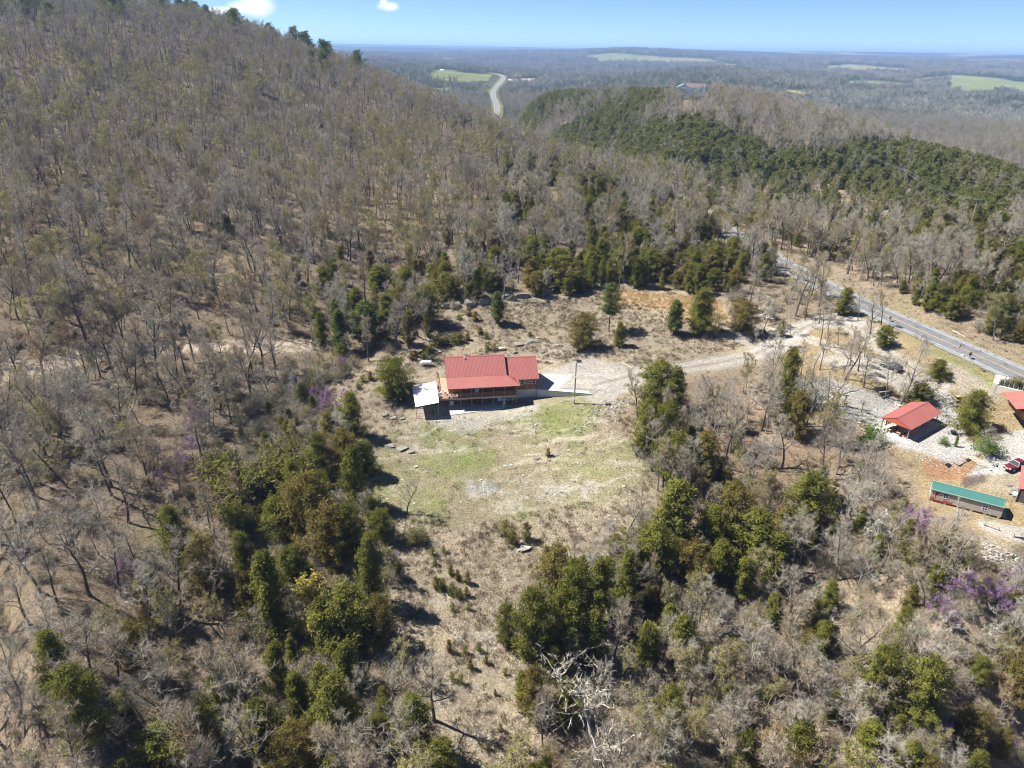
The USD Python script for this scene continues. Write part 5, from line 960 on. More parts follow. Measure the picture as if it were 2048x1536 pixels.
for y0, y1, z0, z1 in ((-.5, CW / 2, HE, HE + HR), (CW + .5, CW / 2, HE, HE + HR)):
    q = [C(-.4, y0, z0), C(CL_ + .4, y0, z0), C(CL_ + .4, y1, z1), C(-.4, y1, z1)]
    if y0 > y1: q = [q[1], q[0], q[3], q[2]]
    pr = obj('roof', slab(q, .06), 'red_roof', cp); qq = np.array(q); nn = np.cross(qq[1] - qq[0], qq[3] - qq[0]); nn /= np.linalg.norm(nn); ee = (qq[1] - qq[0]) / np.linalg.norm(qq[1] - qq[0]) * .03
    tag(obj('roof_ribs', join([hexa([a - ee, a + ee, b + ee, b - ee], [a - ee + nn * .03, a + ee + nn * .03, b + ee + nn * .03, b - ee + nn * .03]) for t in np.linspace(.01, .99, 34) for a, b in [(qq[0] + (qq[1] - qq[0]) * t, qq[3] + (qq[2] - qq[3]) * t)]]), 'red_rib', pr), kind='stuff')
obj('ridge_cap', join([slab([C(-.42, CW / 2 - .2, HE + HR - .05), C(CL_ + .42, CW / 2 - .2, HE + HR - .05), C(CL_ + .42, CW / 2, HE + HR + .06), C(-.42, CW / 2, HE + HR + .06)], .03), slab([C(-.42, CW / 2, HE + HR + .06), C(CL_ + .42, CW / 2, HE + HR + .06), C(CL_ + .42, CW / 2 + .2, HE + HR - .05), C(-.42, CW / 2 + .2, HE + HR - .05)], .03)]), 'red_rib', cp)
for x in (-.34, CL_ + .3):
    obj('gable_panel', hexa([C(x, -.42, HE - .1), C(x + .04, -.42, HE - .1), C(x + .04, CW + .42, HE - .1), C(x, CW + .42, HE - .1)], [C(x, CW / 2 - .02, HE + HR - .08), C(x + .04, CW / 2 - .02, HE + HR - .08), C(x + .04, CW / 2 + .02, HE + HR - .08), C(x, CW / 2 + .02, HE + HR - .08)]), 'red_gable', cp)
for x in np.linspace(0, CL_, 4):
    for y in (0, CW):
        obj('pole', tube([C(x, y, -.3), C(x, y, HE)], [.11, .09], 8), 'grey_wood', cp)
        for d in (-.8, .8):
            if -.1 < x + d < CL_ + .1: obj('brace', beam(C(x, y, HE - .9), C(x + d, y, HE - .08), .09), 'grey_wood', cp)
for y in (0, CW): obj('beam', beam(C(-.2, y, HE - .06), C(CL_ + .2, y, HE - .06), .1, .16), 'grey_wood', cp)
obj('carport_pad', lbox(C, -1.6, CL_ + 1.0, -1.0, CW + 1.2, -.35, .05), 'concrete', None, kind='structure')
mat('plywood', (.36, .22, .085), .8, .2, 1.5)
for k in range(3):
    pw = obj('plywood_sheet', lbox(C, 1.0 + k * .9, 1.8 + k * .9, CW - .25 - .05 * k, CW - .2 - .05 * k, .7, 2.4), 'plywood', None, label=('plywood sheet hung on the far side of the carport, at the gable end', 'middle plywood sheet hung on the far side of the carport', 'innermost plywood sheet hung on the far side of the carport')[k], cat='board')
crt = np.random.default_rng(31)
for k, (x, y, w, d, h, m, l) in enumerate([(.8, 2.0, 1.5, .8, .75, 'wood_deck', 'brown table under the front of the carport'), (1.9, 3.2, 1.3, .7, .8, 'black_paint', 'dark workbench under the carport ridge'), (.7, 3.9, 1.2, .6, .6, 'wood_deck', 'low wooden table beside the plywood sheets')]):
    t = thing('table', l, 'table', C(x, y, .05), math.atan2(ce[1], ce[0])); obj('tabletop', box(-w / 2, w / 2, -d / 2, d / 2, h - .06, h), m, t)
    for a, b in ((-1, -1), (1, -1), (1, 1), (-1, 1)): obj('leg', box(a * (w / 2 - .06) - .03, a * (w / 2 - .06) + .03, b * (d / 2 - .06) - .03, b * (d / 2 - .06) + .03, 0, h - .06), m, t)
mat('crate_red', (.4, .12, .08), .7, .25, 2.); mat('box_tan', (.42, .3, .19), .85, .2, 2.)
spots = [(.9, .6, .5, .4, .4, 'crate_red'), (1.5, .7, .5, .5, .35, 'white_frame'), (2.1, .65, .55, .45, .4, 'box_tan'), (2.7, .8, .5, .5, .5, 'crate_red'), (.9, 1.2, .45, .45, .3, 'box_tan'), (1.6, 1.3, .6, .4, .55, 'black_paint'), (3.0, 1.5, .6, .5, .7, 'grey_metal'), (2.3, 1.6, .5, .5, .45, 'white_frame')]
lab = ['red crate nearest the carport corner pole', 'white box second along the front edge of the carport', 'tan box third along the front edge of the carport', 'red crate fourth along the front edge of the carport', 'tan box behind the corner red crate', 'black box behind the white box in the carport', 'grey metal box deepest in the carport junk', 'white box behind the tan box in the carport']
for (x, y, w, d, h, m), l in zip(spots, lab):
    t = thing('storage_box', l, 'box', C(x, y, .05), math.atan2(ce[1], ce[0]) + crt.uniform(-.3, .3)); obj('body', hexa([(-w / 2, -d / 2, 0), (w / 2, -d / 2, 0), (w / 2, d / 2, 0), (-w / 2, d / 2, 0)], [(-w * .54, -d * .54, h), (w * .54, -d * .54, h), (w * .54, d * .54, h), (-w * .54, d * .54, h)]), m, t); obj('lid', box(-w * .57, w * .57, -d * .57, d * .57, h, h + .05), m, t)

# vehicles
mat('maroon_paint', (.10, .012, .028), .4, .05, 1., spec=.4); mat('navy_paint', (.02, .025, .05), .42, .05, 1., spec=.4); mat('car_white', (.62, .63, .65), .25, .04, 1., spec=.6); mat('tyre', (.02, .02, .02), .9, .1, 2.); mat('lamp_clear', (.75, .72, .62), .15, .05, 1.); mat('lamp_red', (.3, .01, .01), .2, .05, 1.)
def car(name, loc, heading, paint, label, L=4.5, W=1.82, H=1.68, kind='suv'):
    """x forward."""
    t = thing(name, label, 'car', loc, heading); h = L / 2
    sec = [(-h, .42, .80, .78), (-h + .12, .30, .98, .88), (-h * .55, .26, 1.0, .92), (h * .25, .26, .99, .92), (h * .45, .26, .95, .91), (h - .25, .27, .84, .86), (h - .03, .34, .66, .74)]
    v, f = [], []
    for x, z0, z1, w in sec:
        y = W / 2 * w; v += [(x, -y * .93, z0), (x, -y, z0 + .18), (x, -y, z1 - .12), (x, -y * .86, z1), (x, y * .86, z1), (x, y, z1 - .12), (x, y, z0 + .18), (x, y * .93, z0)]
    for i in range(len(sec) - 1):
        for j in range(8): a, b = i * 8 + j, i * 8 + (j + 1) % 8; f += [(a, b, b + 8), (a, b + 8, a + 8)]
    for j in range(1, 7): f += [(0, j + 1, j), ((len(sec) - 1) * 8, (len(sec) - 1) * 8 + j, (len(sec) - 1) * 8 + j + 1)]
    obj('body', (np.array(v), np.array(f)), paint, t, smooth=35)
    rb, rf, wb, wf = -h + .18, h * .28, -h * .42 - .35, h * .02   # cabin feet and roof ends
    y0, y1, zb, zr = W / 2 * 1.16, W / 2 * .68, .97, H
    c = np.array([(rb, -y0, zb), (rf + .12, -y0, zb), (rf + .12, y0, zb), (rb, y0, zb), (wb, -y1, zr), (wf, -y1, zr), (wf, y1, zr), (wb, y1, zr)])
    obj('cabin', (c, BOXF), paint, t); obj('roof', slab([(wb - .02, -y1 - .01, zr + .03), (wf + .02, -y1 - .01, zr + .03), (wf + .02, y1 + .01, zr + .03), (wb - .02, y1 + .01, zr + .03)], .04), paint, t)
    def pane(nm, q, off):
        q = np.array(q, float); ctr = q.mean(0); n = np.cross(q[1] - q[0], q[3] - q[0]); n /= np.linalg.norm(n); q = ctr + (q - ctr) * [.9, .9, .84]; obj(nm, slab(q + n * .012 * off, .01), 'window_glass', t)
    pane('windscreen', [c[1], c[2], c[6], c[5]], 1); pane('rear_window', [c[3], c[0], c[4], c[7]], 1)
    for s, (a, b, d, e) in ((-1, (0, 1, 5, 4)), (1, (2, 3, 7, 6))):
        m0, m1 = (c[a] + c[b]) / 2, (c[d] + c[e]) / 2
        pane('side_window', [c[a], m0, m1, c[e]], 1); pane('side_window', [m0, c[b], c[d], m1], 1)
    for s in (-1, 1):
        obj('headlight', box(h - .2, h - .02, s * W * .3 - .17, s * W * .3 + .17, .58, .72), 'lamp_clear', t); obj('tail_light', box(-h - .005, -h + .1, s * W * .36 - .1, s * W * .36 + .1, .62, .88), 'lamp_red', t); obj('mirror', box(rf - .12, rf, s * (W / 2 + .02) - .1, s * (W / 2 + .02) + .1, 1.0, 1.14), paint, t)
        for x in (-h * .6, h * .62):
            wl = obj('wheel', moved(tube([(0, -.11, 0), (0, -.1, 0), (0, .1, 0), (0, .11, 0)], [.3, .345, .345, .3], 18), (x, s * (W / 2 - .1), .34)), 'tyre', t); obj('rim', moved(tube([(0, -.012, 0), (0, .012, 0)], .2, 12), (x, s * (W / 2 + .012), .34)), 'grey_metal', wl)
    obj('bumper', box(h - .12, h + .02, -W * .38, W * .38, .3, .46), paint, t); obj('licence_plate', box(h + .02, h + .035, -.26, .26, .44, .58), 'white_frame', t)
    return t
def zz(x, y): return 1888 + x / 12.8, 880 + y / 12.8
a, b = P1(*zz(1640, 800)), P1(*zz(1990, 640)); d = a - b; mid_ = P1(*zz(1800, 730)); car('parked_car', mid_ + [0, 0, .02], math.atan2(d[1], d[0]), 'maroon_paint', 'maroon car parked on pale gravel near the dark cabin')
a, b = P1(1766, 730), P1(1797, 744); d = a - b; car('parked_car', (a + b) / 2 + [0, 0, .02], math.atan2(d[1], d[0]), 'navy_paint', 'dark blue car parked on the driveway loop behind the big pale tree', L=4.9, H=1.6)
car('parked_car', C(CL_ * .66, CW * .34, .06), math.atan2(ce[1], ce[0]) + math.pi, 'car_white', 'small white utility vehicle built as a car, in the shade of the red carport', L=3.9, W=1.6, H=1.45)  # car body stands in for a small utility vehicle under the roof

# green-roofed shed
def zs(x, y): return 1850 + x / 10.343, 950 + y / 10.343
A, B = at_z(*zs(75, 515), .1), at_z(*zs(1555, 905), .1); se, sn = frame_of(A, B); SL = float((B - A) @ se); SD = 3.4; T = local(A, se, sn)
mat('green_roof', (.045, .15, .128), .55, .08, .6, spec=.4); mat('green_rib', (.034, .115, .098), .55, .08, .6); mat('taupe_siding', (.40, .36, .30), .8, .1, 1.2); mat('red_sign', (.42, .03, .02), .6, .1, 2.); mat('dark_trim', (.07, .06, .05), .7, .2, 2.)
sh = thing('storage_shed', 'long taupe shed with a green metal roof and red lettering', 'shed')
HS, RS = 2.35, .62
obj('wall', lbox(T, 0, SL, 0, SD, .28, HS), 'taupe_siding', sh); obj('skid', lbox(T, .1, SL - .1, .15, .4, -.3, .28), 'dark_trim', sh); obj('skid', lbox(T, .1, SL - .1, SD - .4, SD - .15, -.3, .28), 'dark_trim', sh)
for k in range(6): obj('block', lbox(T, .3 + k * (SL - .8) / 5, .65 + k * (SL - .8) / 5, .0, .14, -.25, .27), 'pale_stone', sh)
for x in (0, SL - .05): obj('gable', hexa([T(x, 0, HS), T(x + .05, 0, HS), T(x + .05, SD, HS), T(x, SD, HS)], [T(x, SD / 2 - .02, HS + RS - .03), T(x + .05, SD / 2 - .02, HS + RS - .03), T(x + .05, SD / 2 + .02, HS + RS - .03), T(x, SD / 2 + .02, HS + RS - .03)]), 'taupe_siding', sh)
for y0 in (-.14, SD + .14):
    q = [T(-.12, y0, HS - .1), T(SL + .12, y0, HS - .1), T(SL + .12, SD / 2, HS + RS), T(-.12, SD / 2, HS + RS)]
    if y0 > 0: q = [q[1], q[0], q[3], q[2]]
    pr = obj('roof', slab(q, .05), 'green_roof', sh); qq = np.array(q); nn = np.cross(qq[1] - qq[0], qq[3] - qq[0]); nn /= np.linalg.norm(nn); ee = se * .03
    tag(obj('roof_ribs', join([hexa([a - ee, a + ee, b + ee, b - ee], [a - ee + nn * .035, a + ee + nn * .035, b + ee + nn * .035, b - ee + nn * .035]) for t in np.linspace(.01, .99, 46) for a, b in [(qq[0] + (qq[1] - qq[0]) * t, qq[3] + (qq[2] - qq[3]) * t)]]), 'green_rib', pr), kind='stuff')
obj('eave_trim', lbox(T, -.1, SL + .1, -.16, -.12, HS - .24, HS - .08), 'dark_trim', sh)
def on_wall(px, py):
    d = ray(px, py); t = ((A - EYE) @ sn - .02) / (d @ sn); p = EYE + d * t - A; return float(p @ se), float(p[2])
for x, y in ((435, 440), (1240, 680)):
    u, w = on_wall(*zs(x, y)); wn = obj('window', join([lbox(T, u - .42, u + .42, -.05, 0, w - .5, w - .43), lbox(T, u - .42, u + .42, -.05, 0, w + .43, w + .5), lbox(T, u - .42, u - .35, -.05, 0, w - .43, w + .43), lbox(T, u + .35, u + .42, -.05, 0, w - .43, w + .43), lbox(T, u - .03, u + .03, -.045, 0, w - .43, w + .43), lbox(T, u - .35, u + .35, -.045, 0, w - .03, w + .03)]), 'white_frame', sh); obj('pane', lbox(T, u - .35, u + .35, -.02, -.005, w - .43, w + .43), 'window_glass', wn)
bars = [(112, 442, 478, 14), (128, 436, 500, 12), (150, 440, 508, 12), (172, 452, 512, 12), (196, 396, 520, 13), (212, 340, 440, 16), (232, 345, 425, 14), (250, 350, 415, 14), (268, 355, 408, 14), (288, 362, 400, 14), (222, 500, 536, 12), (246, 508, 545, 12), (268, 512, 550, 12), (292, 520, 556, 12), (316, 526, 562, 12), (340, 530, 568, 12), (366, 512, 576, 12), (388, 516, 582, 12), (408, 520, 588, 12), (432, 530, 592, 12), (456, 545, 598, 12), (478, 550, 604, 12), (502, 566, 600, 12), (524, 572, 602, 12), (545, 552, 604, 12)]
for x, y0, y1, w in bars:
    u0, w0 = on_wall(*zs(x, y0)); u1, w1 = on_wall(*zs(x, y1)); hw = w / 10.343 / 13 / 2 * 1.1
    obj('painted_lettering', lbox(T, u1 - hw, u1 + hw, -.012, -.002, w1, w0), 'red_sign', sh)
for y0, y1, l in ((478, 484, 0), (506, 512, 0)):
    pass
for xa, xb, y in ((115, 200, 505), (222, 350, 545), (360, 470, 560), (470, 550, 600)):
    u0, w0 = on_wall(*zs(xa, y)); u1, w1 = on_wall(*zs(xb, y + (xb - xa) * .27)); obj('painted_lettering', lbox(T, u0, u1, -.016, -.003, min(w0, w1) - .03, min(w0, w1) + .05), 'red_sign', sh)
obj('door', lbox(T, SL, SL + .04, .6, SD - .5, .3, 2.05), 'dark_void', sh); obj('ramp', hexa([T(SL, .6, .1), T(SL + 1.0, .6, -.05), T(SL + 1.0, SD - .5, -.05), T(SL, SD - .5, .1)], [T(SL, .6, .28), T(SL + 1.0, .6, .02), T(SL + 1.0, SD - .5, .02), T(SL, SD - .5, .28)]), 'grey_wood', sh)
def zf(x, y): return 1928 + x / 17.07, 1020 + y / 17.07
for k, (a, b, l) in enumerate([((690, 520), (1200, 700), 'low weathered timber edging below the green shed'), ((1670, 910), (2100, 1050), 'low dark timber edging at the far end of the pale pad below the shed')]):
    a, b = P1(*zf(*a)), P1(*zf(*b)); t = thing('timber_edging', l, 'edging'); e_, n_ = frame_of(a, b); Lq = float(np.linalg.norm((b - a)[:2])); Q = local(a, e_, n_)
    for j in range(2): obj('timber', lbox(Q, 0, Lq, -.1, .1, -.2 + j * .2, .19 - .2 + j * .2), 'grey_wood', t)
    for x in (0.05, Lq - .05): obj('stake', lbox(Q, x - .05, x + .05, -.2, -.1, -.3, .7), 'grey_wood', t)
gt = thing('wire_gate', 'thin metal gate frame against the shed wall', 'gate'); a = P1(*zf(700, 250)); b = P1(*zf(820, 300)); obj('frame', join([beam(a, a + [0, 0, 1.4], .05), beam(b, b + [0, 0, 1.5], .05), beam(a + [0, 0, 1.3], b + [0, 0, 1.3], .04), beam(a + [0, 0, .5], b + [0, 0, .5], .04)]), 'grey_metal', gt)
a, b = P1(2028, 987), P1(2062, 1009); d = b - a; tank('white_tube', (a + b) / 2 - [0, 0, 0], math.atan2(d[1], d[0]), float(np.linalg.norm(d[:2])) , .34, 'long white cylinder lying on the grass beyond the shed', legs=False)

# cabin at the frame's edge, and the other red roof with its pale wall
a, b = P1(2030, 1003), P1(2044, 948); cb = thing('cabin', 'dark board-walled cabin with a red roof edge beside the maroon car', 'cabin'); e_, n_ = frame_of(a, b); e_, n_ = e_, -n_; Q = local(a, e_, n_); Lq = float(np.linalg.norm((b - a)[:2]))
mat('dark_boards', (.095, .085, .07), .85, .3, 2.5)
for k in range(14): obj('board', lbox(Q, Lq * k / 14, Lq * (k + 1) / 14 - .03, 0.0, .06, -.3, 2.7), 'dark_boards', cb)
obj('wall', lbox(Q, 0.02, Lq - .02, .07, 5, -.3, 2.7), 'dark_boards', cb); obj('roof', slab([Q(-.1, -.15, 2.75), Q(Lq + 1.0, -.5, 2.75), Q(Lq + 1.0, 5.4, 4.2), Q(-.1, 5.4, 4.2)][::-1], .08), 'red_roof', cb); obj('corner_post', lbox(Q, -.12, 0.0, -.06, .06, -.3, 2.7), 'grey_wood', cb)
for k, (x, y) in enumerate([(2022, 972), (2027, 980), (2021, 985), (2028, 990)]):
    p = P1(x, y); t = thing('firewood_bundle', ('grey stick bundle nearest the maroon car', 'second grey stick bundle by the cabin wall', 'third grey stick bundle, out on the gravel', 'grey stick bundle by the cabin corner')[k], 'wood pile', p, .4 * k)
    for j in range(5): obj('stick', beam((-.6, -.2 + j * .1, .06 + .05 * (j % 2)), (.6, -.22 + j * .1, .06 + .05 * (j % 2)), .08), 'grey_wood', t)
def zr_(x, y): return 1888 + x / 12.8, 740 + y / 12.8
a, b = P1(*zr_(1180, 590)), P1(*zr_(2200, 660)); pw_ = thing('pale_retaining_wall', 'pale retaining wall with dark upright slats beside a red roof', 'wall'); e_, n_ = frame_of(a, b); Lq = float(np.linalg.norm((b - a)[:2]))
gz_ = max(float(ground(*(a + e_ * u + n_ * v)[:2])) for u in (0, Lq / 2, Lq) for v in (0, 1.5, 3)); Q = local((a[0], a[1], gz_), e_, n_)
mat('pale_concrete', (.58, .55, .46), .85, .12, 1.)
obj('front_slab', lbox(Q, 0, Lq, 0, .3, -1.8, .5), 'pale_concrete', pw_); obj('cap', lbox(Q, -.1, Lq, 2.6, 4.0, -1.0, 1.35), 'pale_concrete', pw_); obj('end_wall', lbox(Q, -.1, .9, 0.0, 2.58, -1.8, .9), 'pale_concrete', pw_); obj('bed', lbox(Q, .92, Lq, .32, 2.58, -1.0, .35), 'grey_stone', pw_)
for k in range(int((Lq - 1) / .42)): obj('slat', hexa([Q(1.0 + k * .42, .34, .37), Q(1.14 + k * .42, .34, .37), Q(1.14 + k * .42, 2.55, .37), Q(1.0 + k * .42, 2.55, .37)], [Q(1.0 + k * .42, .34, .5), Q(1.14 + k * .42, .34, .5), Q(1.14 + k * .42, 2.55, 1.2), Q(1.0 + k * .42, 2.55, 1.2)]), 'dark_trim' if k % 2 else 'grey_stone', pw_)
hz = max(float(ground(*at_z(*zr_(*q_), 8.)[:2])) for q_ in ((1500, 570), (1880, 1020), (2150, 545))) + 1.5
k1, k2, k3 = at_z(*zr_(1490, 560), hz + .2), at_z(*zr_(1850, 1000), hz), at_z(*zr_(2300, 520), hz + 1.4)
lg = thing('log_cabin', 'red-roofed log cabin cut by the frame above the maroon car', 'cabin'); k4 = k2 + (k3 - k1); rq = [k1, k2, k4, k3] if np.cross((k2 - k1)[:2], (k3 - k1)[:2]) > 0 else [k1, k3, k4, k2]; obj('roof', slab(rq, .1), 'red_roof', lg)
e_, n_ = frame_of(k1, k2); n_ = n_ if (k3 - k1) @ n_ > 0 else -n_; Q = local((k1[0], k1[1], hz - 1.5), e_, n_); Lq = float(np.linalg.norm((k2 - k1)[:2]))
mat('orange_log', (.40, .19, .05), .7, .2, 1.5)
for j in range(3): obj('log', beam(Q(.3, 1.5, .15 + j * .28), Q(Lq - .4, 1.5, .15 + j * .28), .28), 'orange_log', lg)
obj('wall', lbox(Q, .35, Lq - .45, 1.7, 5, -.8, .95), 'orange_log', lg)

# yard things
def zy(x, y): return 1590 + x / 10.24, 700 + y / 10.24
sw = thing('swing_frame', 'empty wooden swing frame with braced posts on the gravel lot', 'swing frame'); a, b = P1(*zy(865, 1115)), P1(*zy(1010, 1130)); hh = 205 / 10.24 / px_per_m(a); ov = (b - a) * .3; ov[2] = 0
for q in (a, b): obj('post', beam(q - [0, 0, .2], q + [0, 0, hh], .16), 'grey_wood', sw); obj('brace', beam(q + [0, 0, hh - .65] , q + (b - a) * .32 * [1, 1, 0] + [0, 0, hh - .05], .1), 'grey_wood', sw); obj('brace', beam(q + [0, 0, hh - .65], q - (b - a) * .32 * [1, 1, 0] + [0, 0, hh - .05], .1), 'grey_wood', sw)
obj('beam', beam(a - ov + [0, 0, hh], b + ov + [0, 0, hh], .18), 'grey_wood', sw)
p = P1(*zy(1760, 850)); pt = thing('picnic_table', 'dark picnic table at the edge of the gravel lot', 'table', p, .25); s_p = 1.25
for k in range(5): obj('plank', box(-1.25 * s_p, 1.25 * s_p, -.5 * s_p + k * .2 * s_p, -.5 * s_p + k * .2 * s_p + .18 * s_p, .8, .86), 'black_paint', pt)
for s in (-1, 1): obj('bench', box(-1.2 * s_p, 1.2 * s_p, s * .85 * s_p - .15, s * .85 * s_p + .15, .46, .52), 'pale_log', pt)
for x in (-.9, .9):
    for s in (-1, 1): obj('leg', beam((x * s_p, s * .85 * s_p, 0), (x * s_p, s * .25 * s_p, .8), .1), 'grey_wood', pt)
    obj('cross_bar', beam((x * s_p + .06, -.85 * s_p, .43), (x * s_p + .06, .85 * s_p, .43), .07), 'grey_wood', pt)
def mailbox(px, py, label, hpx, big=1.0):
    p = P1(px, py); h = hpx / px_per_m(p); t = thing('mailbox', label, 'mailbox', p, .9); obj('post', box(-.07, .07, -.07, .07, -.2, h), 'grey_wood', t); a = np.linspace(0, math.pi, 9); w, l = .22 * big, .5 * big
    pf = np.array([(w, 0)] + [(w * math.cos(x), .2 * big + w * math.sin(x)) for x in a] + [(-w, 0)]); n = len(pf); v = np.array([(-l, y, h + z) for y, z in pf] + [(l, y, h + z) for y, z in pf]); f = [(0, i + 1, i) for i in range(1, n - 1)] + [(n, n + i, n + i + 1) for i in range(1, n - 1)]
    for i in range(n): j = (i + 1) % n; f += [(i, j, n + j), (i, n + j, n + i)]
    obj('box', (v, np.array(f)), 'black_paint', t); obj('flag', box(-.1, .15, -w - .03, -w - .01, h + .2 * big, h + .5 * big), 'red_sign', t)
mailbox(1779, 643, 'black mailbox on a post at the driveway mouth', 7, .9); mailbox(1938, 718, 'black mailbox on a pale post beside the road verge', 9, 1.1)
p = P1(1919, 697); t = thing('marker_post', 'thin dark marker post standing at the road edge', 'post', p); obj('post', box(-.06, .06, -.06, .06, -.2, 1.3), 'black_paint', t); obj('reflector', box(-.09, .09, -.08, -.06, 1.0, 1.3), 'grey_metal', t)
p = P1(*zz(280, 625)); p = P1(1894, 924)
for k, (x, y, w, d, h, m, l) in enumerate([(1918, 925, 2.2, 1.3, .16, 'grey_wood', 'largest grey pallet flat on the red dirt'), (1896, 931, .9, .7, .3, 'black_paint', 'dark scrap heap at the end of the row on the red dirt'), (1928, 923, .9, .6, .2, 'grey_wood', 'small pallet next to the largest pallet'), (1936, 921, .9, .6, .2, 'black_paint', 'dark pallet at the upper end of the row')]):
    p = P1(x, y); t = thing('pallet', l, 'pallet', p, .55)
    for j in range(5): obj('slat', box(-w / 2, w / 2, -d / 2 + j * d / 5, -d / 2 + (j + 1) * d / 5 - .04, h - .03, h), m, t)
    for j in range(3): obj('bearer', box(-w / 2 + j * (w - .1) / 2, -w / 2 + j * (w - .1) / 2 + .1, -d / 2, d / 2, 0, h - .03), m, t)
for k in range(7):
    p = P1(1943 + k * 4.6, 915 + k * 3.0); t = thing('lumber_stack', f'pale board bundle, {("uppermost", "second", "third", "fourth", "fifth", "sixth", "lowest")[k]} in the line below the yard shrub', 'lumber', p, -.15 + .05 * (k % 3))
    for j in range(3): obj('board', box(-.85, .85, -.3 + j * .21, -.11 + j * .21, .02, .12 + .04 * ((j + k) % 2)), 'pale_log', t)
for k in range(4):
    p = P1(1986 + k * 3.2, 928 + k * .6); t = thing('metal_bar', ('pale metal bar nearest the board bundles', 'second metal bar from the board bundles', 'third metal bar from the board bundles', 'dark metal bar nearest the maroon car')[k], 'bar', p, .85); obj('rod', box(-.95, .95, -.05, .05, .02, .12), 'grey_metal' if k < 3 else 'black_paint', t); obj('end_plate', box(.95, 1.0, -.12, .12, 0, .2), 'grey_metal', t)
p = P1(1983, 938); t = thing('cinder_blocks', 'white blocks heaped beside the metal bars', 'blocks', p)
for k, (x, y, z) in enumerate([(0, 0, 0), (.5, .1, 0), (.2, .5, 0), (.25, .2, .22), (-.4, -.4, 0)]): obj('block', box(x - .2, x + .2, y - .12, y + .12, z, z + .2), 'white_frame', t)
p = P1(1915, 797); t = thing('garden_cart', 'small orange cart on the gravel beyond the layered cedar', 'cart', p, .4); obj('tray', hexa([(-.4, -.3, .3), (.4, -.3, .3), (.4, .3, .3), (-.4, .3, .3)], [(-.6, -.42, .6), (.6, -.42, .6), (.6, .42, .6), (-.6, .42, .6)]), 'plywood', t)
for s in (-1, 1): obj('wheel', moved(tube([(0, -.04, 0), (0, .04, 0)], .2, 10), (0, s * .4, .2)), 'tyre', t)
obj('handle', beam((-.5, 0, .4), (-1.2, 0, .75), .04), 'black_paint', t)
p = P1(1906, 868); t = thing('fire_pit', 'dark round fire pit on the carport gravel', 'fire pit', p); obj('bowl', tube([(0, 0, .25), (0, 0, .35), (0, 0, .6)], [.2, .5, .6], 12), 'black_paint', t)
for k in range(3): a = k * 2.1; obj('leg', beam((.4 * math.cos(a), .4 * math.sin(a), 0), (.35 * math.cos(a), .35 * math.sin(a), .35), .05), 'black_paint', t)
# bent trees of the gravel lot
def bent(px, py, offs, r0, label):
    p = P1(px, py); k = px_per_m(p); pts = np.array([(0, 0, -.3)] + [(dx / k, dd, -dy / k) for dx, dy, dd in offs]); t = thing('bent_tree', label, 'tree', p); obj('trunk', tube(pts, np.linspace(r0, .05, len(pts)), 7), 'bark_dark', t)
    r = np.random.default_rng(px); parts = []
    for i in range(26):
        u = r.uniform(.45, 1) * (len(pts) - 1); j = min(int(u), len(pts) - 2); q = pts[j] + (pts[j + 1] - pts[j]) * (u - j); pa = path_from(r, q, r.normal(0, .6, 3) + [0, 0, .9], r.uniform(.8, 2.2), 3, .15); parts.append(tube(pa, [.035, .025, .015, .006], 3, False)); n = 10; kk = r.integers(1, 4, n); parts.append(slivers(pa[kk] + r.normal(0, .08, (n, 3)), unit(r.normal(0, .6, (n, 3)) + [0, 0, .6]), .7, .025, r))
    obj('crown', join(parts), 'twigs_grey', t)
bent(1632, 815, [(-4, -18, 0), (-8, -34, 0), (-16, -45, .2), (-18, -62, .2), (-18, -83, .3), (-11, -106, .4)], .28, 'crooked dark-trunked tree on the edge of the gravel lot')
bent(1657, 813, [(6, -9, 0), (14, -18, 0), (22, -25, .1), (34, -30, .2), (44, -31, .3), (52, -35, .4)], .26, 'dark tree bent low over the gravel lot towards the swing frame')
bent(1722, 823, [(1, -6, 0), (1, -12, 0), (0, -16, .1)], .13, 'short dark snag on the gravel near the carport')
# ------------------------------------------------------------------ rocks, logs, rubble
krg = np.random.default_rng(77)
def boulder(px, py, wpx, hm, label, m='grey_stone', flat=.5, deep=.7, rot=0., name='boulder', group=None):
    p = P1(px, py); w = wpx / (FPX / depth(p)) / 2; t = obj(name, moved(rock(krg, w, max(.15, w * deep), hm * flat * 1.25, 2, .42), (p[0], p[1], p[2] + hm * .1), rot), m, None, label=label, cat='rock', group=group)
for x, y, w, h, l in [(893, 615, 30, 1.3, 'leftmost slab of the dark rock ledge behind the house'), (912, 614, 28, 1.5, 'second slab of the dark rock ledge behind the house'), (942, 611, 34, 1.8, 'middle overhanging block of the rock ledge behind the house'), (969, 606, 34, 1.8, 'fourth block of the rock ledge, left of the small pine'), (1018, 598, 30, 1.4, 'shaded ledge block just right of the small pine'), (1045, 594, 30, 1.3, 'ledge block between the small pine and the upper ledge tip'), (1090, 585, 34, 1.5, 'upper right tip of the rock ledge behind the house')]: boulder(x, y, w, h, l, rot=HA + .15, flat=.75, name='ledge_block')
